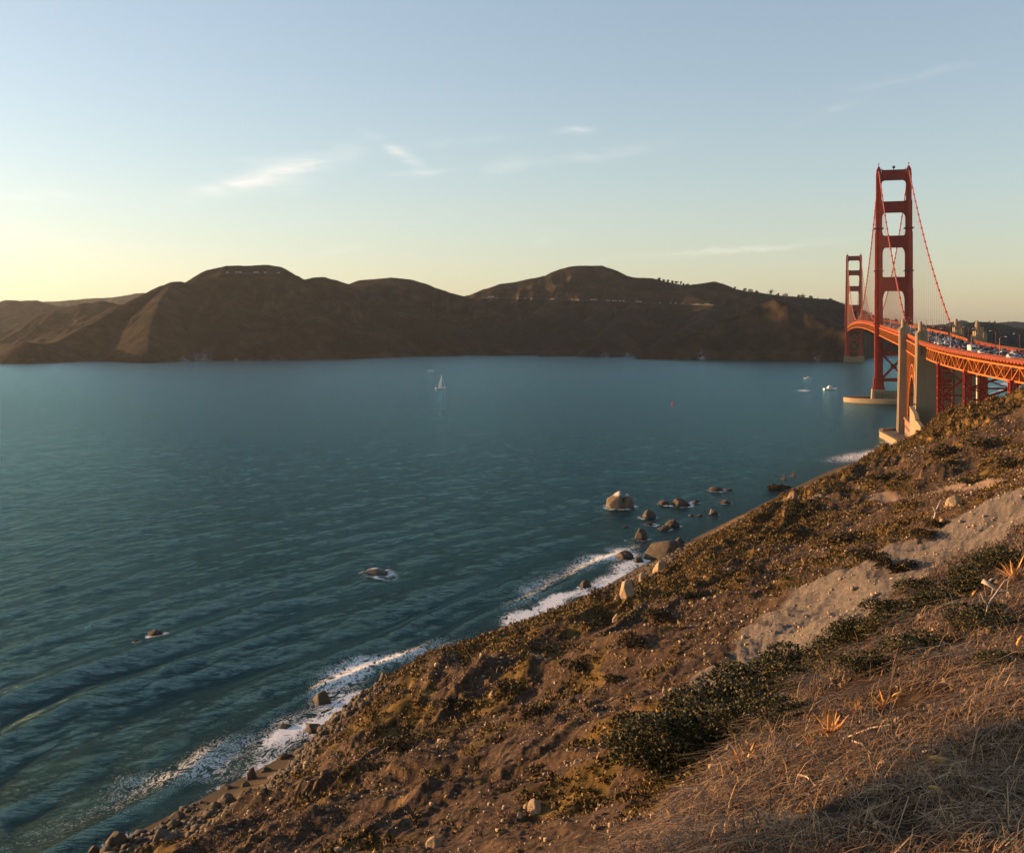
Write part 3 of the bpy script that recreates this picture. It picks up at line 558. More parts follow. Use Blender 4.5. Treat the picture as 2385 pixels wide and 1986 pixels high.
def tower(u0):
    T = bpy.data.objects.new('tower', None); COL.objects.link(T); T.parent = br; T.location = (0, u0, 0); T.empty_display_size = .1
    for sg in (-1, 1):
        mb = MB()
        for z0, z1, xi, xo, d in [(12.5, 15.5, 8.7, 19.4, 18.5), (15.5, 24, 9.4, 18.6, 17.0), (24, 111, 10.3, 17.6, 14.5), (111, 152, 10.5, 17.3, 13.0), (152, 166, 10.5, 17.2, 12.4), (166, 197, 10.9, 16.7, 10.6), (197, 224, 11.5, 16.2, 8.8), (224, 227.6, 11.8, 15.9, 7.6)]:
            mb.prism(leg_poly(sg * (xi + xo) / 2, xo - xi, d, sg), z0, z1, 'xy')
            mb.prism(leg_poly(sg * (xi + xo) / 2, (xo - xi) * .50, d + .7, sg, .55), z0, z1 - .8, 'xy')
            mb.prism(leg_poly(sg * (xi + xo) / 2, (xo - xi) + .5, d * .36, sg, .8), z0, z1 - .8, 'xy')
        mb.build('leg', ST, T)
        for z, e in [(128, .7), (169.5, .6), (76.5, 1.4)]:
            MB().box(sg * 13.9 - 3.8 - e, sg * 13.9 + 3.8 + e, -7.3 - e, 7.3 + e, z, z + .6).build('inspection_ledge', MT['dark'], T)
        fb = MB(); cx = sg * 13.8
        fb.frus(cx - 1.7, cx + 1.7, -2.6, 2.6, 227.6, cx - .9, cx + .9, -1.2, 1.2, 230.4).tube([(cx, 0, 230), (cx, 0, 233.4)], .30).ball((cx, 0, 233.3), .62)
        fb.build('cable_saddle', ST, T)
    def strut(zt, zb, hx, hz, hx2, hz2, d, sag=0):
        xi = 11.6
        low = haunch(xi - .4, zb, hx, hz, 1)
        lft = [(-x, z) for x, z in low]
        up = [(xi - .4, zt + hz2)] + [(xi - .4 - hx2 * (1 - math.cos(t)), zt + hz2 * (1 - math.sin(t))) for t in [math.pi / 2 * i / 5 for i in range(6)]]
        upl = [(-x, z) for x, z in up]
        # outline, clockwise from the right haunch foot
        out = low + lft[::-1] + upl + up[::-1]
        mb = MB(); mb.prism(out, -d / 2, d / 2, 'xz')
        n = 9                                        # fluted panels on both faces
        for i in range(n):
            x = -8.4 + 16.8 * i / (n - 1)
            for y in (-d / 2 - .25, d / 2): mb.box(x - .42, x + .42, y, y + .25, zb + .7, zt - .5)
        mb.box(-11, 11, -d / 2 - .5, d / 2 + .5, zt - .45, zt + .12)
        mb.build('portal_strut', ST, T)
    strut(226.6, 217.0, 3.2, 3.6, 2.6, 2.4, 5.4); strut(195.8, 185.3, 3.6, 8.5, 2.6, 2.2, 6.6)
    strut(162.3, 151.2, 3.6, 14.5, 3.8, 3.2, 8.2); strut(122.0, 108.6, 4.0, 22.0, 3.0, 2.2, 9.6)
    for sg in (-1, 1):
        mb = MB()
        for y in (-5.0, 5.0):
            pass
        mb.build('x', ST, T) if False else None
    for z0, z1 in [(23.5, 46.5), (48.5, 67.5)]:
        mb = MB()
        for y in (-4.6, 4.6):
            mb.beam((-10.4, y, z0), (10.4, y, z1), 1.6, 1.9, (0, 1, 0)).beam((-10.4, y + .05, z1), (10.4, y + .05, z0), 1.5, 1.9, (0, 1, 0))
            mb.box(-2.4, 2.4, y - .9, y + .9, (z0 + z1) / 2 - 2.2, (z0 + z1) / 2 + 2.2)
        mb.build('cross_brace', ST, T)
    for z, h in [(22, 3.0), (47.5, 3.6)]:
        MB().box(-10.5, 10.5, -5.8, 5.8, z - h / 2, z + h / 2).build('lower_strut', ST, T)
    if u0 == 0:
        mb = MB().ball((0, 0, 229.6), 1.5, 12, 8).tube([(0, 0, 226.6), (0, 0, 229)], .3); mb.build('beacon', MT['dark'], T)
    # concrete pier
    pb = MB().frus(-21, 21, -12.5, 12.5, -6, -20.4, 20.4, -12, 12, 10.6)
    for x in np.arange(-7, 7.1, 2.8): pb.box(x - .6, x + .6, -12.9, 12.9, -4, 9.8)
    for sg in (-1, 1):
        c_ = sg * 14; pb.frus(c_ - 7.4, c_ + 7.4, -13.2, 13.2, -6, c_ - 6.2, c_ + 6.2, -11.6, 11.6, 12.6)
        for k in (-4.4, -1.5, 1.5, 4.4): pb.box(c_ + k - .5, c_ + k + .5, -13.5, 13.5, -5, 11)
    pb.build('pier', MT['concrete'], T)
    return T
T1 = tower(0); T2 = tower(1280)
# main cables
def cable_z(u):
    if u < 0: x = -u / 343.0; return 227.6 + (75.6 - 227.6) * x - 4 * 10.0 * x * (1 - x)
    if u <= 1280: x = u / 1280.0; return 227.6 - 4 * 142.5 * x * (1 - x)
    x = (u - 1280) / 343.0; return 227.6 + (73.0 - 227.6) * x - 4 * 10.0 * x * (1 - x)
for sg in (-1, 1):
    base = list(np.linspace(-343, 0, 24)) + list(np.linspace(0, 1280, 80))[1:] + list(np.linspace(1280, 1623, 24))[1:]
    st = [(u, .50) for u in base]
    for ub in np.arange(-335, 700, 15.24): st += [(ub - .62, .50), (ub - .6, .82), (ub + .6, .82), (ub + .62, .50)]
    st.sort(); MB().tube([(sg * 13.8, u, cable_z(u)) for u, r_ in st], [r_ for u, r_ in st], 10).build('main_cable', CAB, br, False)
us_all = [u for u in np.arange(-335, 1620, 15.24) if abs(u) > 6 and abs(u - 1280) > 6]
near_u = [u for u in us_all if u < 440]
cnt = 0; rest = MB(); proto = None
for sg in (-1, 1):
    for u in us_all:
        zt, zb = cable_z(u), chord_z(u) + .3
        if zt - zb < 1.0: continue
        if u in near_u and cnt < 100:
            mb = MB()
            for dx in (-.22, .22): mb.tube([(dx, 0, 0), (dx, 0, zt - zb)], .055, 5)
            mb.build('suspender', CAB, br, loc=(sg * 13.8, u, zb)); cnt += 1
        else:
            for dx in (-.2, .2): rest.tube([(sg * 13.8 + dx, u, zb), (sg * 13.8 + dx, u, zt)], .055, 4)
tag(rest.build('suspender', CAB, br), kind='stuff')
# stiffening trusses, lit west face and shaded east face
def truss_run(u0, u1, n, v_of, ztop, dep, name, par, mat, cw=.9, web=.38, patt='warren'):
    top = MB(); bot = MB(); wb = MB(); U = np.linspace(u0, u1, n + 1)
    P = lambda u, z: (v_of(u), u, z)
    for i in range(n):
        a, b = U[i], U[i + 1]
        top.beam(P(a, ztop(a) - .4), P(b, ztop(b) - .4), cw, .8); bot.beam(P(a, ztop(a) - dep + .4), P(b, ztop(b) - dep + .4), cw, .8)
        za, zb = ztop(a), ztop(b)
        wb.beam(P(a, za - .5), P(a, za - dep + .5), web * 1.1, web, (1, 0, 0))
        if patt == 'warren':
            if i % 2: wb.beam(P(a, za - .5), P(b, zb - dep + .5), web, web * 1.2, (1, 0, 0))
            else: wb.beam(P(a, za - dep + .5), P(b, zb - .5), web, web * 1.2, (1, 0, 0))
        else:                                   # rhythm of the approach spans: diagonals fall to the nodes, a crossed bay every fourth
            k = i % 4
            if k == 2: wb.beam(P(a, za - .5), P(b, zb - dep + .5), web * .8, web * .8, (1, 0, 0)).beam(P(a, za - dep + .5), P(b, zb - .5), web * .8, web * .8, (1, 0, 0))
            elif k in (0, 1): wb.beam(P(a, za - .5), P(b, zb - dep + .5), web, web * 1.4, (1, 0, 0))
            else: wb.beam(P(a, za - dep + .5), P(b, zb - .5), web, web * 1.4, (1, 0, 0))
            wb.box(v_of(a) - .3, v_of(a) + .3, a - .8, a + .8, za - dep + .3, za - dep + 1.6)
    t = bpy.data.objects.new(name, None); COL.objects.link(t); t.parent = par; t.empty_display_size = .1
    top.build('top_chord', mat, t); bot.build('bottom_chord', mat, t); wb.build('web', mat, t); return t
for sg in (-1, 1):
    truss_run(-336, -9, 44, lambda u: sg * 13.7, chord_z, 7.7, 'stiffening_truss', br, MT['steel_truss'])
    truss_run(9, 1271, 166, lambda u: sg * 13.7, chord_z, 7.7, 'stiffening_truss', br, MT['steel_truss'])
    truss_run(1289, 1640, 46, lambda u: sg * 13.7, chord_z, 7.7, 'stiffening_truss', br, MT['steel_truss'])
# deck: one strip built over stations
def strip(us, v0, v1, z0, z1, name, mat, par, curve=True):
    V = []; Fs = []
    for i, u in enumerate(us):
        o = voff(u) if curve else 0; zr = road_z(u)
        V += [(v0 + o, u, zr + z0), (v1 + o, u, zr + z0), (v1 + o, u, zr + z1), (v0 + o, u, zr + z1)]
        if i: b = 4 * (i - 1); Fs += [(b, b + 4, b + 5, b + 1), (b + 1, b + 5, b + 6, b + 2), (b + 2, b + 6, b + 7, b + 3), (b + 3, b + 7, b + 4, b)]
    Fs += [(0, 1, 2, 3), tuple(len(V) - 4 + k for k in (3, 2, 1, 0))]
    return MB().add(V, Fs).build(name, mat, par)
US_S = list(np.linspace(-441, 1640, 150))
strip(US_S, -13.0, 13.0, -1.1, -.02, 'deck', MT['steel'], br)
strip(US_S, -9.4, 9.4, -.018, .05, 'roadway', MT['asphalt'], br)
for sg in (-1, 1): strip(US_S, min(sg * 9.5, sg * 13.0), max(sg * 9.5, sg * 13.0), 0, .25, 'sidewalk', MT['steel'], br)
fbm_ = MB()
for u in np.arange(-335, 1640, 7.62): fbm_.box(-13.2, 13.2, u - .3, u + .3, chord_z(u) - 1.6, chord_z(u) - .1)
for u in np.arange(-335, 1640, 7.62):
    fbm_.beam((-13.3, u, chord_z(u) - 7.3), (13.3, u, chord_z(u) - 7.3), .5); fbm_.beam((-13.3, u, chord_z(u) - 7.3), (0, u + 7.6, chord_z(u) - 7.3), .4).beam((13.3, u, chord_z(u) - 7.3), (0, u + 7.6, chord_z(u) - 7.2), .4)
fbm_.build('floor_beam', MT['steel'], br)
def railing(u0, u1, v_of, z_of, par, step=1.1, h=1.35, name='railing'):
    mb = MB(); U = np.arange(u0, u1, step * 4)
    for a in U:
        b = min(a + step * 4, u1)
        mb.beam((v_of(a), a, z_of(a) + h), (v_of(b), b, z_of(b) + h), .22, .2).beam((v_of(a), a, z_of(a) + .25), (v_of(b), b, z_of(b) + .25), .16, .5)
        mb.box(v_of(a) - .14, v_of(a) + .14, a - .14, a + .14, z_of(a), z_of(a) + h + .15)
    for u in np.arange(u0, u1, step): mb.box(v_of(u) - .03, v_of(u) + .03, u - .28, u + .28, z_of(u) + .4, z_of(u) + h - .1)
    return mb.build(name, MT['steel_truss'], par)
for sg in (-1, 1):
    railing(-441, -4, lambda u: sg * 13.2, lambda u: road_z(u) + .2, br); railing(4, 1276, lambda u: sg * 13.2, lambda u: road_z(u) + .2, br, 2.4)
# dashed lane marks, thin sheets on the roadway
mk = MB()
for v in (-6.2, -3.1, 3.1, 6.2):
    for u in np.arange(-640, 700, 12.0):
        o = voff(u); z = road_z(u) + .056; z2 = road_z(u + 3.6) + .056
        mk.add([(v + o - .09, u, z), (v + o + .09, u, z), (v + o + .09, u + 3.6, z2), (v + o - .09, u + 3.6, z2)], [(0, 1, 2, 3)])
mk.build('lane_marking', MT['marking'], br)
# fender ring round the south tower
fr = empty('fender_wall', BO, BR, 'low oval concrete fender wall ringing the foot of the near tower', 'wall')
n = 72; V = []; Fs = []
for i in range(n):
    t = 2 * math.pi * i / n; e = lambda a: (abs(math.cos(t)) ** .8 * math.copysign(1, math.cos(t)) * (47 - a), math.sin(t) * (26 - a))
    (x0, y0), (x1, y1) = e(0), e(3.0)
    V += [(x0, y0, -6), (x0, y0, 3.9), (x0 * .985, y0 * .985, 4.4), (x1, y1, 4.4), (x1, y1, -6)]
for i in range(n):
    a, b = 5 * i, 5 * ((i + 1) % n)
    for k in range(4): Fs.append((a + k, b + k, b + k + 1, a + k + 1))
MB().add(V, [f[::-1] for f in Fs]).build('wall', MT['concrete'], fr)
# ------------------------------------------------------------------ concrete pylons
def pylon(u0, zbase, ztop, label, xw):
    P = empty('concrete_pylon', tuple(BW(0, u0, 0)), BR, label, 'pylon')
    L = 8.0
    for sg, (a, b) in ((-1, (xw, -4.0)), (1, (5.0, 21.0))):
        mb = MB()
        lo = zbase; mid = ztop - 14.5
        xo, xi = (a, b) if sg < 0 else (b, a)
        e = -1 if sg < 0 else 1
        # shaft, battered on its outer side, with two proud corner strips and a recessed centre
        mb.frus(min(xo + e * 1.4, xi), max(xo + e * 1.4, xi), -L, L, lo, min(xo, xi), max(xo, xi), -L + .8, L - .8, mid)
        for s2 in (-1, 1):
            mb.frus(min(xo + e * 2.1, xo - e * 1.6), max(xo + e * 2.1, xo - e * 1.6), s2 * (L - 2.3) - 2.6, s2 * (L - 2.3) + 2.6, lo, min(xo + e * .7, xo - e * 1.2), max(xo + e * .7, xo - e * 1.2), s2 * (L - 3.0) - 2.3, s2 * (L - 3.0) + 2.3, mid)
            mb.box(min(xo + e * .7, xo - e * 1.2), max(xo + e * .7, xo - e * 1.2), s2 * (L - 3.0) - 2.3, s2 * (L - 3.0) + 2.3, mid, ztop - 1.2)
        for z in np.arange(lo + 6, mid, 6.1): mb.box(min(xo, xi) + .5, max(xo, xi) - .2, -L - .02 + (z - lo) * .8 / (mid - lo), -L + .5 + (z - lo) * .8 / (mid - lo), z, z + .16)
        mb.build('shaft', MT['concrete'], P)
        tb = MB(); x0, x1 = (xo, xo + 5.2) if sg < 0 else (xo - 5.2, xo)
        tb.box(x0 + .05, x1, -L + 1.6, L - 1.6, mid, ztop - .6)
        xm = (x0 + x1) / 2
        tb.build('turret', MT['concrete'], P)
        pb = MB(); pb.tube([(xm - .9, 0, ztop - .7), (xm - .9, 0, ztop + 3.4), (xm - .9, 0, ztop + 3.6), (xm - .9, 0, ztop + 4.6), (xm - .9, 0, ztop + 5.1)], [1.35, 1.35, 1.0, 1.0, .3], 16); pb.build('pinnacle', MT['concrete'], P)
        MB().box(xm + .7, xm + 2.3, -1.6, 1.6, ztop - .7, ztop + 1.9).build('pinnacle', MT['concrete'], P)
    cb = MB()
    for z, h in [(zbase + 4, 5), (mid - 12, 3.0)] : cb.box(-5, 5.4, -4, 4, z - h / 2, z + h / 2)
    cb.build('cross_wall', MT['concrete'], P)
    return P
pylon(-343, -3, 73.5, 'farther pale concrete pylon where the side span cable comes down', -17.2)
pylon(-441, 1, 71.2, 'nearer pale concrete pylon between the steel arch and the viaduct', -14.6)
# ------------------------------------------------------------------ steel arch between the pylons
ar = empty('steel_arch', tuple(BW(0, -392, 0)), BR, 'orange steel arch spanning between the two concrete pylons', 'arch')
for sg in (-1, 1):
    ob = MB(); ib = MB(); wb = MB(); hp = MB(); sp = 40.5
    def zo(x): return 9 + 40.5 * (1 - abs(x / 41.5) ** 2.15)
    def zi(x): return 3 + 39.6 * (1 - abs(x / 38.5) ** 2.15) if abs(x) < 38.5 else 3 - (abs(x) - 38.5) * 5
    xs = np.linspace(-sp, sp, 25); v = sg * 13.4
    inner = [(x * .93, zi(x * .93)) for x in xs]; outer = [(x, zo(x)) for x in xs]
    for i in range(len(xs) - 1):
        ob.beam((v, outer[i][0], outer[i][1]), (v, outer[i + 1][0], outer[i + 1][1]), 1.1, .9, (1, 0, 0)); ib.beam((v, inner[i][0], inner[i][1]), (v, inner[i + 1][0], inner[i + 1][1]), 1.1, .9, (1, 0, 0))
        wb.beam((v, *outer[i]), (v, *inner[i]), .4, .4, (1, 0, 0)); wb.beam((v, *outer[i]), (v, *inner[i + 1]), .35, .35, (1, 0, 0))
    for x in np.linspace(-40, 40, 12):
        hp.box(v - .35, v + .35, x - .35, x + .35, zo(x), chord_z(-392 + x) - 7)
        if abs(x) < 39:
            hp.beam((v, x, min(zo(x), 50)), (v, x + 7.27, chord_z(-392 + x) - 7), .3, .3, (1, 0, 0)) if abs(x) > 16 else None
    ob.build('arch_rib', MT['steel_truss'], ar); ib.build('arch_rib', MT['steel_truss'], ar); wb.build('arch_web', MT['steel_truss'], ar); hp.build('spandrel_post', MT['steel_truss'], ar)
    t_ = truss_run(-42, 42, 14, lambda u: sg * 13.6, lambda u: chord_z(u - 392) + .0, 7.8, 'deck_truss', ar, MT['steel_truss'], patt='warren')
xb = MB()
for x in np.linspace(-36, 36, 12):
    z = zi(x) if abs(x) < 38 else 3
    xb.beam((-13.4, x, z), (13.4, x, z), .7); xb.beam((-13.4, x, zo(x)), (13.4, x, zo(x)), .6); xb.beam((-13.4, x, z), (0, x, z - 6), .35).beam((13.4, x, z), (0, x, z - 6), .35)
xb.build('cross_brace', MT['steel'], ar)
# brick fort in the arch
ft = empty('brick_fort', tuple(BW(14, -398, 0)), BR, 'old brick fort standing low under the steel arch', 'fort')
fw = MB().box(-30, 42, -36, 34, -2, 13.4).box(-30.6, 42.6, -36.6, 34.6, 13.4, 14.6); fw.build('wall', MT['brick'], ft)
eb = MB()
for lev in (3.2, 8.2):
    for x in np.arange(-26, 40, 5.6): eb.box(x - .8, x + .8, -36.12, -35.7, lev, lev + 1.7)
    for y in np.arange(-32, 32, 5.6): eb.box(-30.12, -29.7, y - .8, y + .8, lev, lev + 1.7)
eb.build('embrasure', MT['dark'], ft)
# ------------------------------------------------------------------ approach viaduct
vd = empty('approach_viaduct', tuple(BW(0, -441, 0)), BR, 'orange steel truss viaduct curving away to the right edge', 'viaduct')
VL = lambda u: u + 441.0
U_V = list(np.linspace(-700, -449, 42))
def strip2(v0, v1, z0, z1, name, mat):
    V = []; Fs = []
    for i, u in enumerate(U_V):
        o = voff(u); zr = road_z(u)
        V += [(v0 + o, VL(u), zr + z0), (v1 + o, VL(u), zr + z0), (v1 + o, VL(u), zr + z1), (v0 + o, VL(u), zr + z1)]
        if i: b = 4 * (i - 1); Fs += [(b, b + 4, b + 5, b + 1), (b + 1, b + 5, b + 6, b + 2), (b + 2, b + 6, b + 7, b + 3), (b + 3, b + 7, b + 4, b)]
    Fs += [(0, 1, 2, 3), tuple(len(V) - 4 + k for k in (3, 2, 1, 0))]
    return MB().add(V, Fs).build(name, mat, vd)
def chv(l): return road_z(l - 441) - 2.2       # viaduct truss top chord lies below the overhanging deck
strip2(-14.3, 14.3, -.7, -.02, 'deck', MT['steel']); strip2(-9.8, 9.8, -.018, .05, 'roadway', MT['asphalt'])
for a, b in ((-14.2, -9.9), (9.9, 14.2)): strip2(a, b, 0, .25, 'sidewalk', MT['steel'])
strip2(-14.75, -14.32, -.25, 1.25, 'fascia', MT['fascia']); strip2(14.32, 14.75, -.25, 1.25, 'fascia', MT['fascia'])
dn = MB()
for u in np.arange(-700, -452, 3.2):
    o = voff(u); z = road_z(u); dn.box(-14.6 + o, -14.25 + o, VL(u) - 1.25, VL(u) + 1.25, z - .75, z - .32)
dn.build('drip_panel', MT['steel_truss'], vd)
bk_ = MB()
for u in np.arange(-697, -452, 7.4):
    o = voff(u); z = road_z(u); L = VL(u)
    bk_.prism([(-14.2 + o, z - .72), (14.2 + o, z - .72), (14.2 + o, z - 1.2), (11.8 + o, z - 2.1), (-11.8 + o, z - 2.1), (-14.2 + o, z - 1.2)], L - .35, L + .35, 'xz')
bk_.build('floor_beam', MT['steel_truss'], vd)
for sg in (-1, 1):
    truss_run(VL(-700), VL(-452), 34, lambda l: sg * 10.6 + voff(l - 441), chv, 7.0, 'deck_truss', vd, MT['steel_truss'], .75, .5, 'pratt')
lb = MB()
for u in np.arange(-697, -452, 7.4):
    o = voff(u); L = VL(u); z = chv(L) - 6.7; lb.beam((-10.4 + o, L, z), (10.4 + o, L, z), .6, .4); lb.beam((-10.4 + o, L, z), (10.4 + o, L + 7.4, z), .35).beam((10.4 + o, L, z), (-10.4 + o, L + 7.4, z + .1), .35)
    lb.beam((-10.4 + o, L, z + 3.4), (10.4 + o, L, z + 3.2), .3)
lb.build('lateral_brace', MT['steel_truss'], vd)
rl = MB()
for u in np.arange(-700, -452, 2.4):
    for sg in (-1, 1):
        v = sg * 14.5 + voff(u); v2 = sg * 14.5 + voff(u + 2.4); z = road_z(u); z2 = road_z(u + 2.4)
        rl.box(v - .07, v + .07, VL(u) - .07, VL(u) + .07, z + .2, z + 1.7); rl.beam((v, VL(u), z + 1.7), (v2, VL(u + 2.4), z2 + 1.7), .12)
rl.build('railing', MT['steel_truss'], vd)
MT['red_steel'] = simple('red_oxide_paint', (.26, .024, .010), .5, .15, .4)
def lattice(mb, cx, cy, z0, z1, wx, wy, nb):
    P = [(cx + a * wx / 2, cy + b * wy / 2) for a, b in ((-1, -1), (1, -1), (1, 1), (-1, 1))]
    for x, y in P: mb.box(x - .32, x + .32, y - .32, y + .32, z0, z1)
    zz = np.linspace(z0, z1, nb + 1)
    for i in range(4):
        a, b = P[i], P[(i + 1) % 4]
        for k in range(nb + 1): mb.beam((*a, zz[k]), (*b, zz[k]), .45)
        for k in range(nb): mb.beam((*a, zz[k]), (*b, zz[k + 1]), .3).beam((*a, zz[k + 1]), (*b, zz[k] + .02), .3)
for u in (-497, -550, -605, -655):
    S = bpy.data.objects.new('support_tower', None); COL.objects.link(S); S.parent = vd; S.location = (voff(u), VL(u), 0); S.empty_display_size = .1
    gz = []
    for sg in (-1, 1):
        wp = BW(voff(u) + sg * 10.2, u); z0 = max(ground(wp.x, wp.y) - 3, -2); gz.append(z0); z1 = chv(VL(u)) - 7.2
        mb = MB(); lattice(mb, sg * 10.2, 0, z0, z1, 2.6, 5.4, max(2, int((z1 - z0) / 5.2))); mb.box(sg * 10.2 - 1.8, sg * 10.2 + 1.8, -3.2, 3.2, z1, z1 + .9)
        mb.build('leg', MT['red_steel'], S)
        MB().frus(sg * 10.2 - 2.6, sg * 10.2 + 2.6, -4, 4, z0 - 2, sg * 10.2 - 1.9, sg * 10.2 + 1.9, -3.3, 3.3, z0 + 3.6).build('footing', MT['concrete'], S)
    mb = MB(); z0 = max(gz) + 4; z1 = chv(VL(u)) - 8
    hz_ = (z1 - z0)
    for y in (-2.4, 2.4):
        for k in range(2):
            a = z0 + hz_ * k / 2; b = z0 + hz_ * (k + 1) / 2
            mb.beam((-8.9, y, a), (8.9, y, b), .55).beam((-8.9, y + .05, b), (8.9, y + .05, a), .55).beam((-8.9, y, b), (8.9, y, b + .02), .6)
    mb.build('cross_brace', MT['red_steel'], S)
dp = MB().tube([(-3.0, 0, 20), (-3.0, 0, 49)], .55, 10).tube([(-3.0, 0, 27.6), (-3.0, 0, 29.4)], 1.3, 10); 
pp = empty('standpipe', tuple(BW(voff(-535) - 1.5, -535, 0)), BR, 'pale vertical pipe standing between the red viaduct towers', 'pipe')
MB().tube([(0, 0, 24), (0, 0, 50)], .5, 10).build('pipe', simple('pale_pipe', (.5, .46, .36), .6), pp); MB().tube([(0, 0, 30), (0, 0, 31.6)], 1.1, 10).build('collar', MT['dark'], pp)
# retaining wall, sea walls, shore platform
rw = empty('retaining_wall', tuple(BW(-18.6, -452, 0)), BR, 'sunlit tan concrete retaining wall running from the nearer pylon to the hillside', 'wall')
MB().prism([(2, -3), (2, 27.0), (-3, 26.8), (-30, 25.2), (-38, 22.6), (-46, 23.0), (-86, 21.0), (-92, 19), (-92, -3)], -.9, .9, 'yz').build('wall_face', MT['concrete'], rw)
rb = MB()
rb.prism([(2, 27.0), (2, 27.6), (-3, 27.4), (-30, 25.8), (-38, 23.2), (-38, 22.6), (-30, 25.2), (-3, 26.8)], -1.1, 1.1, 'yz'); rb.build('coping', MT['concrete'], rw)
def wall_line(name, pts, w, z0, z1, label, cat='wall', mat='concrete'):
    o = empty(name, (pts[0].x, pts[0].y, 0), 0, label, cat); mb = MB()
    for a, b in zip(pts[:-1], pts[1:]):
        a = a - pts[0]; b = b - pts[0]; mb.beam((a.x, a.y, (z0 + z1) / 2), (b.x, b.y, (z0 + z1) / 2), w, z1 - z0)
    mb.build('wall_face', MT[mat], o)
    cp = MB()
    for a, b in zip(pts[:-1], pts[1:]):
        a = a - pts[0]; b = b - pts[0]; cp.beam((a.x, a.y, z1 + .2), (b.x, b.y, z1 + .2), w + .5, .4)
    cp.build('coping', MT[mat], o); return o
wall_line('sea_wall', [BW(16, -318), BW(-10, -322), BW(-29, -334), BW(-30, -352), BW(-24, -400), BW(-21, -432), BW(-20.5, -452)], 2.2, -4, 3.6, 'low tan sea wall curving round the foot of the farther pylon')
plat = MB().prism([(-26.5, -334), (14, -322), (60, -330), (60, -500), (-21, -500), (-21.4, -432), (-24, -400), (-28, -352)], -3, 2.4, 'xy').build('shore_platform', MT['concrete'])
plat.location = BO; plat.rotation_euler = (0, 0, BR); tag(plat, kind='structure')

# ------------------------------------------------------------------ street lamps
MT['lamp_post'] = simple('lamp_post_paint', (.32, .09, .05), .5); MT['lamp_glass'] = simple('lamp_glass', (.75, .74, .7), .3)
def make_lamp():
    r = empty('street_lamp'); MB().tube([(0, 0, 0), (0, 0, 8.6)], [.16, .09], 7).box(-.25, .25, -.25, .25, 0, .9).build('pole', MT['lamp_post'], r)
    MB().tube([(0, 0, 8.5), (.5, 0, 9.0), (1.3, 0, 9.3), (2.3, 0, 9.3)], .07, 6).build('arm', MT['lamp_post'], r)
    MB().frus(1.9, 3.0, -.28, .28, 9.05, 2.1, 2.8, -.16, .16, 9.3).build('lamp_head', MT['lamp_glass'], r); return r
lamp0 = make_lamp(); first = True
ORD = ['first', 'second', 'third', 'fourth', 'fifth', 'sixth', 'seventh', 'eighth', 'ninth', 'tenth', 'eleventh', 'twelfth', 'thirteenth', 'fourteenth', 'fifteenth', 'sixteenth', 'seventeenth', 'eighteenth', 'nineteenth', 'twentieth']
def section(u):
    if u < -446: return 'V', -441 - u
    if u < -336: return 'P', -336 - u
    if u < 0: return 'S', -u
    return 'M', u
SEC = {'V': 'on the viaduct', 'P': 'between the two pylons', 'S': 'on the side span', 'M': 'on the main span'}
SEC2 = {'V': 'the nearer pylon', 'P': 'the farther pylon', 'S': 'the near tower', 'M': 'the near tower'}
SEC3 = {'V': 'viaduct lane', 'P': 'lane between the pylons', 'S': 'side span lane', 'M': 'main span lane'}
for sg in (-1, 1):
    cn_ = {}
    lamps = []
    for u in [-662, -627, -592, -557, -522, -487, -458, -420, -375] + list(np.arange(-311, 700, 45.7)):
        if abs(u) < 5: continue
        k, d = section(u); lamps.append((k, d, u))
    for k, d, u in sorted(lamps):
        cn_[k] = cn_.get(k, 0) + 1
        o = lamp0 if first else copy_tree(lamp0); first = False
        v = sg * 10.4 + voff(u); o.location = BW(v, u, road_z(u) + .25); o.rotation_euler = (0, 0, BR + (0 if sg < 0 else math.pi))
        tag(o, f"{ORD[cn_[k]-1]} lamp post from {SEC2[k]}, {'west' if sg<0 else 'east'} kerb {SEC[k]}", 'street lamp', None, None); o['group'] = 'lamp posts along the bridge roadway'
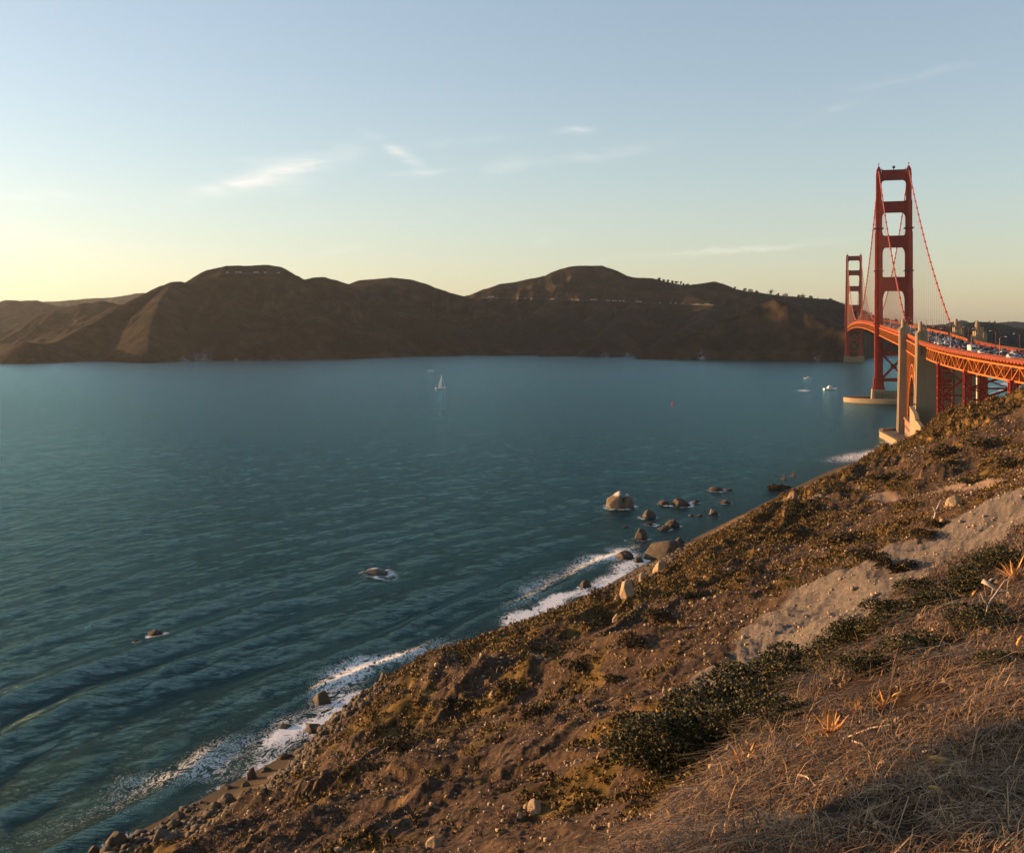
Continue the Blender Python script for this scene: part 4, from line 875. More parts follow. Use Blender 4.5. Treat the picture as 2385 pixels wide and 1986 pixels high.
# ------------------------------------------------------------------ traffic
CARC = [('white', (.60, .58, .55)), ('silver', (.26, .26, .26)), ('black', (.012, .012, .014)), ('grey', (.12, .125, .13)), ('dark blue', (.012, .03, .09)), ('red', (.35, .015, .012)), ('tan', (.38, .32, .23))]
def paint(nm, col):
    m, nt, p = newmat('car_paint_' + nm.replace(' ', '_')); p.inputs['Base Color'].default_value = (*col, 1); p.inputs['Roughness'].default_value = .4; p.inputs['Coat Weight'].default_value = .15; return m
MT['glass'] = simple('car_glass', (.012, .014, .016), .35, .1, spec=.4); MT['tyre'] = simple('tyre', (.012, .012, .012), .9); MT['rim'] = simple('rim', (.4, .4, .4), .3, metal=.8)
MT['tail'] = simple('tail_lamp', (.5, .01, .01), .3); MT['head'] = simple('head_lamp', (.8, .8, .75), .2)
def car_meshes(kind):
    W, L = (.91, 2.28) if kind == 'sedan' else (.95, 2.35)
    if kind == 'sedan': prof = [(-L, .35), (-L, .78), (-L + .12, .92), (-1.45, .98), (-.85, 1.40), (.35, 1.42), (1.02, .99), (2.05, .84), (L, .68), (L, .35)]
    else: prof = [(-L, .42), (-L, 1.05), (-2.15, 1.62), (-1.2, 1.72), (.45, 1.68), (1.12, 1.10), (2.15, .96), (L, .78), (L, .42)]
    b = MB(); n = len(prof); ins = [.0 if z < 1.05 else .17 for _, z in prof]
    V = [(-W + i, y, z) for (y, z), i in zip(prof, ins)] + [(W - i, y, z) for (y, z), i in zip(prof, ins)]
    b.add(V, [tuple(range(n)), tuple(range(2 * n - 1, n - 1, -1))] + [(i, n + i, n + (i + 1) % n, (i + 1) % n) for i in range(n)])
    if kind == 'sedan': g = [(-1.36, 1.00), (-.86, 1.345), (.36, 1.365), (.92, 1.00)]; fr_ = ((.38, 1.37), (1.0, 1.02)); rr = ((-.87, 1.37), (-1.42, 1.0))
    else: g = [(-2.12, 1.12), (-2.02, 1.58), (.42, 1.60), (1.0, 1.12)]; fr_ = ((.47, 1.64), (1.08, 1.14)); rr = ((-2.14, 1.58), (-2.33, 1.12))
    gl = MB()
    for sx in (-1, 1):
        gl.add([(sx * (W - (.03 if z < 1.1 else .155)), y, z) for y, z in g] + [(sx * (W - (.10 if z < 1.1 else .20)), y, z) for y, z in g], [(0, 1, 2, 3), (7, 6, 5, 4), (0, 4, 5, 1), (1, 5, 6, 2), (2, 6, 7, 3), (3, 7, 4, 0)])
    for (p, q), s2 in ((fr_, 1), (rr, -1)):
        gl.add([(-W + .22, p[0] + .03 * s2, p[1] + .01), (W - .22, p[0] + .03 * s2, p[1] + .01), (W - .12, q[0] + .02 * s2, q[1] + .03), (-W + .12, q[0] + .02 * s2, q[1] + .03)], [(0, 1, 2, 3)])
    wh = MB().tube([(-W + .02, 0, 0), (-W + .24, 0, 0)], .33, 12); rm_ = MB().tube([(-W + .005, 0, 0), (-W + .03, 0, 0)], .2, 10)
    tl = MB(); hd = MB()
    for sx in (-1, 1):
        tl.box(sx * (W - .2) - .16, sx * (W - .2) + .16, -L - .02, -L + .05, .68, .84); hd.box(sx * (W - .22) - .18, sx * (W - .22) + .18, L - .06, L + .02, .55, .68)
    res = []
    for nm, mb in (('body', b), ('window', gl), ('wheel', wh), ('rim', rm_), ('tail_light', tl), ('headlight', hd)):
        me = bpy.data.meshes.new(nm); me.from_pydata(mb.v, [], mb.f); me.update(); res.append(me)
    return res
def make_car(kind, ci):
    body, gl, wh, rim, tl, hd = CM[kind]; r = empty('car'); bd = body.copy(); bd.materials.append(PA[ci]); link('body', bd, r)
    link('window', gl, r); link('tail_light', tl, r); link('headlight', hd, r)
    for y in (-1.38, 1.42):
        for sx in (0, math.pi):
            o = link('wheel', wh, r, (0, y, .33)); o.rotation_euler = (0, 0, sx); link('rim', rim, o)
    return r
CM = {k: car_meshes(k) for k in ('sedan', 'suv')}; PA = [paint(*c) for c in CARC]
for k in CM:
    for me_, mn in zip(CM[k][1:], ('glass', 'tyre', 'rim', 'tail', 'head')): me_.materials.append(MT[mn])
far_mesh = {}
def far_car(kind, ci):
    if (kind, ci) not in far_mesh:
        body, gl, wh, rim, tl, hd = CM[kind]; V = []; Fc = []; mi = []
        for me_, k in ((body, 0), (gl, 1)):
            b = len(V); V += [tuple(v.co) for v in me_.vertices]; Fc += [tuple(b + i for i in p.vertices) for p in me_.polygons]; mi += [k] * len(me_.polygons)
        b = len(V); bx = MB().box(-.85, -.7, -1.7, -1.05, 0, .6).box(.7, .85, -1.7, -1.05, 0, .6).box(-.85, -.7, 1.1, 1.75, 0, .6).box(.7, .85, 1.1, 1.75, 0, .6)
        V += bx.v; Fc += [tuple(b + i for i in f) for f in bx.f]; mi += [2] * len(bx.f)
        me_ = bpy.data.meshes.new('car'); me_.from_pydata(V, [], Fc)
        for mm in (PA[ci], MT['glass'], MT['tyre']): me_.materials.append(mm)
        me_.polygons.foreach_set('material_index', mi); me_.update(); far_mesh[(kind, ci)] = me_
    return bpy.data.objects.new('car', far_mesh[(kind, ci)])
rnd = random.Random(5); protoc = {}; LN = [-7.75, -4.65, -1.55, 1.55, 4.65, 7.75]
LNAME = ['westmost', 'second', 'third', 'fourth', 'fifth', 'eastmost']
carlist = []
for li, v in enumerate(LN):
    u = -655 + rnd.random() * 8; dens = [8.2, 7.4, 7.8, 9.5, 12, 15][li]
    while u < 330:
        k, d = section(u)
        if not (li == 0 and -558 < u < -540) and abs(u) > 3: carlist.append((li, v, u))
        u += (dens + rnd.random() * 6.5) * (1 if u < -330 else 1.9 if u < 0 else 2.6)
carlist.sort(key=lambda c: c[2]); carlist = carlist[:292]
secs = {}
for li, v, u in carlist: k, d = section(u); secs.setdefault((li, k), []).append((d, u, v))
def nth(i):
    if i < 20: return ORD[i]
    tens = {20: 'twenty', 30: 'thirty', 40: 'forty'}[(i + 1) // 10 * 10]; r_ = (i + 1) % 10
    return tens + '-' + ORD[r_ - 1] if r_ else tens[:-1] + 'ieth'
for (li, k), L_ in secs.items():
    for i, (d, u, v) in enumerate(sorted(L_)):
        ci = rnd.choices(range(7), [20, 18, 32, 18, 7, 3, 3])[0]; kind = rnd.choice(['sedan', 'suv']); 
        if li == 1 and -520 < u < -508: ci = 5
        if u < -395:
            if (kind, ci) not in protoc: o = protoc[(kind, ci)] = make_car(kind, ci)
            else: o = copy_tree(protoc[(kind, ci)])
        else: o = far_car(kind, ci); COL.objects.link(o)
        o.location = BW(v + voff(u) + rnd.uniform(-.2, .2), u, road_z(u) + .06)
        tilt = -2 * .00075 * (min(u, -441) + 441) ; o.rotation_euler = (0, 0, BR + tilt + (math.pi if li < 3 else 0))
        tag(o, f"{CARC[ci][0]} {'sedan' if kind == 'sedan' else 'tall car'}, {nth(i)} from {SEC2[k]} in the {LNAME[li]} {SEC3[k]}", 'car'); o['group'] = 'cars queuing on the bridge roadway'
# box truck near the right edge
tk = empty('box_truck', tuple(BW(-7.75 + voff(-549), -549, road_z(-549) + .06)), BR + math.pi + .14, 'white box truck on the viaduct near the right edge of the traffic', 'truck')
MB().box(-1.2, 1.2, -3.6, 1.6, .95, 3.6).build('cargo_box', PA[0], tk)
MB().add([(-1.1, 1.7, .6), (1.1, 1.7, .6), (1.1, 3.6, .6), (-1.1, 3.6, .6), (-1.05, 1.7, 2.6), (1.05, 1.7, 2.6), (1.05, 2.7, 2.6), (-1.05, 2.7, 2.6), (-1.1, 3.6, 1.5), (1.1, 3.6, 1.5)], [(0, 3, 2, 1), (4, 5, 6, 7), (0, 1, 5, 4), (7, 6, 9, 8), (8, 9, 2, 3), (1, 2, 9, 6, 5), (3, 0, 4, 7, 8)]).build('cab', PA[0], tk)
MB().add([(-.95, 2.82, 2.5), (.95, 2.82, 2.5), (.95, 3.56, 1.62), (-.95, 3.56, 1.62)], [(0, 1, 2, 3)]).build('window', MT['glass'], tk)
for y in (-2.4, 2.7):
    for sx in (-1, 1): MB().tube([(sx * .85, y, .48), (sx * 1.15, y, .48)], .48, 12).build('wheel', MT['tyre'], tk)
# ================================================================== ROCKS, BOATS, BIRDS, VEGETATION
import bmesh
def ico(sub):
    bm = bmesh.new(); bmesh.ops.create_icosphere(bm, subdivisions=sub, radius=1.0); V = np.array([v.co[:] for v in bm.verts]); F = np.array([[v.index for v in f.verts] for f in bm.faces]); bm.free(); return V, F
ICO1, ICO2, ICO4 = ico(1), ico(2), ico(4)
m, nt_, p_ = newmat('shore_rock')
r1 = noise(nt_, .9, 7, .65); r2 = noise(nt_, 5, 6, .7)
c = ramp(nt_, r1, [(.3, (.030, .022, .015)), (.55, (.085, .060, .036)), (.72, (.18, .125, .072))]); c = mixc(nt_, M(nt_, 'MULTIPLY', r2, .6), c, (.055, .042, .028))
geo = nt_.nodes.new('ShaderNodeNewGeometry'); sg = nt_.nodes.new('ShaderNodeSeparateXYZ'); nt_.links.new(geo.outputs['Position'], sg.inputs[0])
wet = M(nt_, 'MULTIPLY', M(nt_, 'SUBTRACT', 1.0, sg.outputs[2]), 1.4, clamp=True); c = mixc(nt_, M(nt_, 'MULTIPLY', wet, .75), c, (.018, .014, .011))
nt_.links.new(c, p_.inputs['Base Color']); p_.inputs['Roughness'].default_value = .75; bump(nt_, p_, noise(nt_, 3, 8, .7), .9, .25); MT['rock'] = m
m, nt_, p_ = newmat('guano_topped_rock')
r1 = noise(nt_, .5, 7, .65); c = ramp(nt_, r1, [(.3, (.06, .045, .03)), (.6, (.15, .11, .07))])
sg = nt_.nodes.new('ShaderNodeSeparateXYZ'); tg = nt_.nodes.new('ShaderNodeTexCoord'); nt_.links.new(tg.outputs['Object'], sg.inputs[0])
top = M(nt_, 'MULTIPLY', M(nt_, 'SUBTRACT', M(nt_, 'ADD', sg.outputs[2], M(nt_, 'MULTIPLY', r1, 3)), 6.2), 1.2, clamp=True); c = mixc(nt_, top, c, (.48, .42, .36))
nt_.links.new(c, p_.inputs['Base Color']); p_.inputs['Roughness'].default_value = .85; bump(nt_, p_, noise(nt_, 3, 8, .7), .8, .3); MT['guano'] = m
MT['pale_rock'] = simple('pale_sandstone', (.30, .21, .125), .9, .35, .8, bstr=.8, bscale=3)
def rock_mesh(seed, W, D, H, lobes=1, sharp=.55, sub=ICO4, tall=False):
    V, F = sub; V = V.copy(); r = np.random.default_rng(seed)
    o = r.uniform(-50, 50, 3)
    def n3(P, f, s_): return fbm(P[:, 0] * f + o[0] + P[:, 2] * f * .7, P[:, 1] * f + o[1] - P[:, 2] * f * .6, 4, seed + s_)
    d = 1 + .30 * n3(V, 1.3, 1) + .16 * n3(V, 3.2, 2) + .07 * n3(V, 8, 3)
    for k in range(9):                         # planar facets
        nrm = r.normal(size=3); nrm[2] = abs(nrm[2]); nrm /= np.linalg.norm(nrm); q = V @ nrm; lim = sharp + r.uniform(.1, .4)
        d = np.where(q * d > lim, lim / np.maximum(q, 1e-3), d)
    P = V * d[:, None]
    if lobes == 2: P[:, 2] -= .55 * np.exp(-((P[:, 0] - .28) / .16) ** 2) * (P[:, 2] > -.1); P[:, 2] += .22 * (P[:, 0] < .1)
    P[:, 0] *= W / 2 / 1.0; P[:, 1] *= D / 2; P[:, 2] = P[:, 2] * H * (1.15 if not tall else 1.05)
    P[:, 2] = np.maximum(P[:, 2], -H * .55)
    return P, F
foam_pts = []
def place_rock(px, py, w, h, label, mat='rock', name='boulder', lobes=1, seed=None, land=False, dep=.85, group=None, foam=1.0):
    P = hit(px, py) if land else sea_at(px, py)
    if P is None: P = sea_at(px, py)
    W = w / FPX * P.y * 1.12; H = h / FPX * P.y * .98
    sd_ = seed or int(px * 7 + py); V, F = rock_mesh(sd_, W, W * dep, H, lobes)
    me = npmesh(name, V, F, True); o = link(name, me, mat=MT[mat]); o.location = (P.x, P.y + W * dep * .35, max(P.z, 0) - H * .06)
    tag(o, label, 'rock'); o['group'] = group or 'rocks along the shore'
    if P.z < .8 and foam: foam_pts.append((P.x, P.y + W * dep * .35, W * .5, foam))
    return o
for a in [
 (1445, 1184, 54, 32, 'big double topped rock with pale streaked crest standing alone offshore', 'guano', 2),
 (1511, 1207, 36, 21, 'round brown sea rock just inshore of the pale crested one'),
 (1568, 1227, 30, 17, 'blocky sea rock with flat top, nearer the beach than the low twin rocks'),
 (1494, 1256, 30, 22, 'domed brown rock standing in the shallows below the round one'),
 (1549, 1176, 27, 12, 'small domed rock touching the left end of the long low dark rock'),
 (1585, 1178, 44, 15, 'long low dark rock beside a smaller domed one'),
 (1622, 1171, 18, 5, 'thin awash rock at the right tip of the long low dark rock'),
 (1669, 1144, 28, 11, 'farthest low brown rock off the headland'),
 (1700, 1142, 20, 3, 'sliver of reef right beside the farthest low brown rock'),
 (1689, 1172, 24, 8, 'flat dark rock between the farthest rock and the hillside'),
 (1457, 1229, 17, 4, 'small awash rock left of the domed shallows rock'),
 (1513, 1221, 17, 5, 'little wet rock with white water at the foot of the round brown one'),
 (1549, 1234, 26, 9, 'low jagged rock just left of the blocky flat topped rock'),
 (1457, 1302, 42, 17, 'rugged dark rock at the outer edge of the white surf'),
 (1490, 1310, 28, 10, 'low tan rock joined to the rugged dark rock in the surf'),
 (1665, 1198, 17, 9, 'small brown rock off the slope below the two flying birds'),
 (1632, 1202, 12, 5, 'dark nub of reef in the broken water off the slope'),
 (1612, 1201, 12, 4, 'leftmost nub of reef in the broken water off the slope'),
 (1364, 1369, 27, 13, 'angular brown rock washed by foam in the middle of the surf'),
 (1422, 1369, 17, 10, 'small black rock at the inner edge of the surf'),
 (1420, 1378, 12, 7, 'tiny black rock just below the small black one'),
 (898, 1612, 52, 38, 'round boulder with sunlit left face against the bluff'),
 (920, 1586, 17, 14, 'knobby stone perched behind the round boulder by the bluff'),
 (748, 1642, 46, 30, 'black pyramid shaped rock standing in the swirling shallows'),
 (730, 1707, 40, 24, 'dark slanting rock in white water left of the bluff'),
 (817, 1673, 22, 18, 'pointed rock ringed by a curl of foam near the bluff'),
 (662, 1696, 32, 7, 'low awash rock where a foam line curls'),
 (776, 1716, 18, 10, 'small dark rock at the edge of the sand by the bluff'),
 (711, 1760, 26, 10, 'flat wet rock at the upper edge of the sand'),
 (693, 1773, 26, 12, 'low dark rock beside the flat wet one on the sand'),
 (584, 1820, 26, 27, 'tall sunlit rock with surf breaking on its left side'),
 (618, 1803, 27, 15, 'wide dark rock right of the tall sunlit one'),
 (569, 1841, 22, 20, 'squat sunlit rock below the tall one at the surf edge'),
 (525, 1841, 34, 10, 'low rock draped in foam left of the squat sunlit rock'),
 (696, 1788, 20, 14, 'dark stone above the wet sand strip'),
 (524, 1890, 52, 34, 'large black boulder on the sand below the foam'),
 (601, 1855, 44, 17, 'long dark slab lying on the beach'),
 (580, 1874, 17, 15, 'small sharp rock at the end of the long dark slab'),
 (408, 1917, 36, 23, 'rounded dark rock where the surf meets the sand, lit at its left edge'),
 (441, 1911, 26, 9, 'low dark rock right of the rounded one in the surf'),
 (268, 1972, 52, 35, 'big rock with an orange sunlit left face in the lowest surf'),
 (374, 1978, 62, 44, 'largest brown boulder on the open sand at the bottom'),
 (217, 1985, 26, 13, 'black rock cut by the bottom edge of the picture'),
 (480, 1905, 30, 14, 'orange tinged rock leaning on the large black boulder'),
 (874, 1339, 58, 8, 'dark rock awash with a white patch, far out in the bay'),
 (358, 1475, 30, 6, 'dark awash rock with a small splash, alone at the left'),
 (317, 1494, 14, 4, 'tiny reddish reef spot below the dark awash rock'),
 ]:
    px, py, w_, h_, lab = a[:5]; place_rock(px, py, w_, h_, lab, a[5] if len(a) > 5 else 'rock', lobes=a[6] if len(a) > 6 else 1, foam=1.0 if h_ > 3 else .7)
for a in [
 (1554, 1296, 82, 40, 'huge dark brown boulder at the beach end, biggest of the shore rocks', 'rock', 'boulder'),
 (1583, 1266, 20, 18, 'small domed stone peeking out behind the huge boulder', 'rock', 'boulder'),
 (1462, 1388, 36, 34, 'tall pale slab of rock catching the sun above the narrow beach', 'pale_rock', 'boulder'),
 (1500, 1352, 28, 22, 'pale broken block on the rubble above the tall slab', 'pale_rock', 'boulder'),
 (1540, 1330, 34, 22, 'tan angular block in the rubble under the huge boulder', 'pale_rock', 'boulder'),
 (1436, 1446, 16, 17, 'small pale pointed stone in the green scrub', 'pale_rock', 'boulder'),
 (1437, 1395, 10, 9, 'little pale stone at the foot of the tall slab', 'pale_rock', 'boulder'),
 (1318, 1440, 10, 7, 'small dark stone on the wet sand between surf and scrub', 'rock', 'boulder'),
 (1147, 1626, 18, 16, 'lone pale stone in the brown scrub above the bluff', 'pale_rock', 'boulder'),
 (1700, 1335, 12, 9, 'orange tinted stone on the mid slope', 'pale_rock', 'boulder'),
 (1255, 1535, 14, 9, 'flat pale stone among the green scrub', 'pale_rock', 'boulder'),
 (1010, 1975, 34, 26, 'ochre rock outcrop at the bottom edge of the slope', 'pale_rock', 'outcrop'),
 (1245, 1895, 36, 30, 'ochre rock with a black hollow on the lower slope', 'pale_rock', 'outcrop'),
 (1210, 1905, 16, 14, 'small orange stone left of the hollow ochre rock', 'pale_rock', 'outcrop'),
 (2225, 1178, 34, 22, 'grey rock with a dark cleft under the foot trail', 'pale_rock', 'outcrop'),
 (1660, 1195, 14, 10, 'pale stone on the crest of the shore slope', 'pale_rock', 'outcrop'),
 ]:
    place_rock(a[0], a[1], a[2], a[3], a[4], a[5], a[6], land=True, group='stones on the slope and beach', foam=.5)
for px, py, r_ in [(790, 1700, 5), (690, 1700, 5), (880, 1340, 3), (366, 1474, 2.0), (1515, 1222, 2.5), (1470, 1258, 2), (900, 1342, 3)]:
    q = sea_at(px, py); foam_pts.append((q.x, q.y, r_, .9))
FA = FOAM_ATTR.copy(); nz = fbm(WX / 3.2, WY / 3.2, 3, 301)
for x, y, r_, k in foam_pts:
    idx = np.nonzero((np.abs(WX - x) < r_ * 5) & (np.abs(WY - y) < r_ * 5))[0]
    d = np.hypot(WX[idx] - x, WY[idx] - y) / r_; FA[idx] = np.maximum(FA[idx], k * .72 * np.exp(-((d - 1.15) / .38) ** 2) * (.75 + .8 * nz[idx]))
# boat wakes
def wake(x0, y0, x1, y1, w, k):
    global FA
    dx, dy = x1 - x0, y1 - y0; L2 = dx * dx + dy * dy
    t = ((WX - x0) * dx + (WY - y0) * dy) / L2; d = np.hypot(WX - x0 - t * dx, WY - y0 - t * dy)
    FA = np.maximum(FA, k * (t > 0) * (t < 1) * (1 - t) * np.exp(-(d / (w * (1 + 1.0 * t))) ** 2))
b1 = sea_at(1003, 864.5); b2 = sea_at(1026, 905.5); b3 = sea_at(1934, 908); b4 = sea_at(1881, 882.5); b5 = sea_at(2074, 838.5); b6 = sea_at(2355, 919); by_ = sea_at(1567, 942)
wake(b1.x - 4, b1.y, b1.x - 60, b1.y, 3.5, 1.5); wake(b3.x - 6, b3.y - 2, b3.x - 62, b3.y - 22, 3.6, 1.7)
for (x, y, r_) in [(BO[0] - 40, BO[1], 12)]: pass
fattr(sea_me, 'foam', FA)
# stuff: rubble on the beach, stones on the slope ---------------------------------
def scatter_mesh(name, TV, TF, pos, scl, rotz, mat, kindt=None, tilt=None, smooth=False, parent=None):
    n = len(pos); nv = len(TV[0]) if isinstance(TV, list) else len(TV)
    var = TV if isinstance(TV, list) else [TV]
    Vs = np.stack(var)[np.arange(n) % len(var)]                      # n, nv, 3
    S = np.asarray(scl); S = S if S.ndim == 2 else np.repeat(S[:, None], 3, 1)
    Vs = Vs * S[:, None, :]
    if tilt is not None:
        ca, sa = np.cos(tilt)[:, None], np.sin(tilt)[:, None]; y = Vs[..., 1] * ca - Vs[..., 2] * sa; z = Vs[..., 1] * sa + Vs[..., 2] * ca; Vs = np.stack([Vs[..., 0], y, z], -1)
    c, s = np.cos(rotz)[:, None], np.sin(rotz)[:, None]
    X = Vs[..., 0] * c - Vs[..., 1] * s + pos[:, 0:1]; Y = Vs[..., 0] * s + Vs[..., 1] * c + pos[:, 1:2]; Z = Vs[..., 2] + pos[:, 2:3]
    VV = np.stack([X, Y, Z], -1).reshape(-1, 3); FF = (TF[None] + (np.arange(n) * nv)[:, None, None]).reshape(-1, TF.shape[1])
    me = npmesh(name, VV, FF, smooth); o = link(name, me, parent, mat=mat)
    if kindt: tag(o, kind='stuff'); tag(o, *kindt)
    return o
def rnd_st(n, s0, s1, t0, t1):
    s = RNG.uniform(s0, s1, n); t = RNG.uniform(t0, t1, n); X, Y = xy_of(s, t); return s, t, X, Y
RT = []
for k in range(6):
    V, F = ICO1; r = np.random.default_rng(k); V = V * (1 + r.uniform(-.28, .28, (len(V), 1))); RT.append(V)
S_, T_, X_, Y_ = rnd_st(26000, 8, 31, 60, 335)
den = sm(fbm(S_ / 6, T_ / 14, 3, 311) + .9 * np.exp(-((T_ - 105) / 28) ** 2) + .9 * np.exp(-((T_ - 285) / 40) ** 2) - .35 + .35 * sm(S_, 14, 24), 0, .5) * (1 - sm(S_, 26, 31))
k = (RNG.random(len(S_)) < den * .8); X_, Y_ = X_[k], Y_[k]; sc = RNG.lognormal(-1.25, .55, k.sum()); sc = np.minimum(sc, 1.3)
pos = np.stack([X_, Y_, np.maximum(HT(X_, Y_), -.2) + sc * .1], 1)
scatter_mesh('beach_rubble', RT, ICO1[1], pos, np.stack([sc, sc * RNG.uniform(.6, 1, len(sc)), sc * RNG.uniform(.45, .9, len(sc))], 1), RNG.uniform(0, 6.28, len(sc)), MT['rock'], ('broken brown stones strewn along the foot of the bluff', 'stones'))
S_, T_, X_, Y_ = rnd_st(60000, 24, 124, 50, 420)
V_, C_, N_, A_ = zones(X_, Y_); den = (.35 + .65 * sm(fbm(S_ / 8, T_ / 16, 3, 321), -.1, .35)) * (1 - .75 * V_) * (1 - .6 * sm(T_, 250, 400)); k = RNG.random(len(S_)) < den * .65
X_, Y_, T_ = X_[k], Y_[k], T_[k]; sc = np.minimum(RNG.lognormal(-2.55, .5, k.sum()) * (1 + T_ / 260), .55)
pos = np.stack([X_, Y_, HT(X_, Y_) + sc * .25], 1)
scatter_mesh('slope_stones', RT, ICO1[1], pos, np.stack([sc, sc * RNG.uniform(.6, 1, len(sc)), sc * RNG.uniform(.5, .9, len(sc))], 1), RNG.uniform(0, 6.28, len(sc)), MT['pale_rock'], ('small pale stones littering the brown slope', 'stones'))
# foliage materials -------------------------------------------------------------
def leafmat(name, cols, rough=.7, trans=.0):
    m, nt, p = newmat(name); g = nt.nodes.new('ShaderNodeNewGeometry'); n = noise(nt, .5, 4, .6)
    f = M(nt, 'ADD', M(nt, 'MULTIPLY', g.outputs['Random Per Island'], .6), M(nt, 'MULTIPLY', n, .45)); k = len(cols)
    nt.links.new(ramp(nt, f, [(.12 + .72 * i / (k - 1), c) for i, c in enumerate(cols)]), p.inputs['Base Color']); p.inputs['Roughness'].default_value = rough; p.inputs['Specular IOR Level'].default_value = .2
    return m
MT['scrub'] = leafmat('low_scrub_leaves', [(.012, .008, .003), (.035, .023, .007), (.10, .062, .015), (.25, .145, .038)])
MT['scrub_dry'] = leafmat('dry_scrub_stems', [(.020, .012, .007), (.055, .033, .019), (.13, .08, .046), (.30, .19, .11)])
MT['shrub'] = leafmat('coyote_brush_leaves', [(.006, .008, .003), (.016, .018, .005), (.042, .040, .010), (.13, .09, .024)], .55)
MT['shrub_mid'] = leafmat('dark_bush_leaves', [(.008, .007, .003), (.020, .015, .005), (.050, .034, .010), (.14, .088, .026)], .6)
MT['straw'] = leafmat('dry_grass', [(.022, .011, .004), (.080, .043, .018), (.23, .135, .064), (.50, .32, .17)], .6)
MT['tree'] = leafmat('dark_evergreen', [(.006, .008, .005), (.014, .017, .009), (.030, .030, .014)], .8)
MT['bark'] = simple('bark', (.09, .065, .045), .9, .3, 2); MT['drift'] = simple('bleached_wood', (.42, .33, .25), .85, .3, 6)
def clump(seed, n, size, zs=.7, up=.5):
    """hemispherical clump of n loose triangles"""
    r = np.random.default_rng(seed); a = r.uniform(0, 2 * math.pi, n); cz = r.uniform(0, 1, n); rad = r.uniform(.55, 1.0, n) * (1 + .25 * np.sin(a * 3 + seed))
    sx = np.sqrt(1 - cz ** 2); C = np.stack([rad * sx * np.cos(a), rad * sx * np.sin(a), rad * cz * zs], 1)
    d1 = r.normal(size=(n, 3)); d1[:, 2] += up; d1 /= np.linalg.norm(d1, axis=1)[:, None]; d2 = np.cross(d1, r.normal(size=(n, 3))); d2 /= np.linalg.norm(d2, axis=1)[:, None]
    s = size * r.uniform(.6, 1.3, n)[:, None]; V = np.stack([C - d2 * s * .5, C + d2 * s * .5, C + d1 * s * 1.3], 1).reshape(-1, 3); F = np.arange(3 * n).reshape(-1, 3); return V, F
S_, T_, X_, Y_ = rnd_st(60000, 20, 124, 55, 600)
V_, C_, N_, A_ = zones(X_, Y_); k = (RNG.random(len(S_)) < (V_ * .60 + .05) * (1 - C_) * (1 - N_)) & (path_d(S_, T_) > 3.2); X_, Y_, T_ = X_[k], Y_[k], T_[k]
CT = [clump(i, 26, .34, .75, .8) for i in range(5)]; sc = RNG.uniform(.30, .75, len(X_)) * (1 + T_ / 420); pos = np.stack([X_, Y_, HT(X_, Y_) - .05], 1)
scatter_mesh('low_scrub', [c[0] for c in CT], CT[0][1], pos, sc, RNG.uniform(0, 6.28, len(sc)), MT['scrub'], ('low olive and golden scrub matting the shore slope', 'scrub'))
S_, T_, X_, Y_ = rnd_st(60000, 24, 124, 55, 330)
V_, C_, N_, A_ = zones(X_, Y_); k = (RNG.random(len(S_)) < (1 - V_) * (1 - C_) * (1 - N_) * sm(fbm(S_ / 5, T_ / 7, 3, 331), -.15, .3) * .8) & (path_d(S_, T_) > 3.0); X_, Y_, T_ = X_[k], Y_[k], T_[k]
CT = [clump(30 + i, 16, .30, .9, 1.4) for i in range(5)]; sc = RNG.uniform(.10, .36, len(X_)) * (1 + T_ / 300); pos = np.stack([X_, Y_, HT(X_, Y_) - .03], 1)
scatter_mesh('dry_scrub', [c[0] for c in CT], CT[0][1], pos, sc, RNG.uniform(0, 6.28, len(sc)), MT['scrub_dry'], ('wispy brown dead stems over the bare slope', 'scrub'))
# individual bushes on the slope ---------------------------------------------------
def bush_mesh(seed, n=1500, size=.075, lob=7):
    r = np.random.default_rng(seed); Vs = []; base = 0
    cs = np.stack([r.uniform(-.62, .62, lob), r.uniform(-.62, .62, lob), r.uniform(.05, .38, lob)], 1); rr = r.uniform(.30, .52, lob)
    k = r.integers(0, lob, n); d = r.normal(size=(n, 3)); d /= np.linalg.norm(d, axis=1)[:, None]; d[:, 2] = np.abs(d[:, 2]) * .9 - .12
    C = cs[k] + d * (rr[k] * r.uniform(.72, 1.08, n))[:, None]
    d1 = d + r.normal(size=(n, 3)) * .8; d1 /= np.linalg.norm(d1, axis=1)[:, None]; d2 = np.cross(d1, r.normal(size=(n, 3))); d2 /= np.linalg.norm(d2, axis=1)[:, None]
    s = size * r.uniform(.5, 1.3, n)[:, None]; V = np.stack([C - d2 * s * .45, C + d1 * s * .8 - d2 * s * .3, C + d1 * s * 1.4, C + d1 * s * .5 + d2 * s * .45], 1).reshape(-1, 3)
    return V, np.arange(4 * n).reshape(-1, 4)
BM_MID = []
for i in range(4):
    V, F = bush_mesh(400 + i, 1300, .10); me = npmesh('foliage', V, F); me.materials.append(MT['shrub_mid']); BM_MID.append(me)
tw = MB(); rt_ = random.Random(3)
for i in range(7):
    a = i * .9; tw.tube([(0, 0, -.1), (.2 * math.cos(a), .2 * math.sin(a), .12), (.5 * math.cos(a + .2), .5 * math.sin(a + .2), .30)], [.035, .025, .012], 5)
TWIG = bpy.data.meshes.new('stem'); TWIG.from_pydata(tw.v, [], tw.f); TWIG.materials.append(MT['bark'])
def place_bush(px, py, wpx, label, variants, name='shrub', group='bushes on the slope', hs=.8, k=[0]):
    P = hit(px, py)
    if P is None: return
    r = wpx / FPX * P.y / 2; e = empty(name, P, k[0] * 1.3, label, 'shrub', group); e.location.z -= r * .1; q = 1.5 if name == 'shrub' and group == 'bushes on the slope' else 1.45; e.scale = (r * q, r * q, r * q * hs)
    link('foliage', variants[k[0] % len(variants)], e); link('stem', TWIG, e); k[0] += 1; return e
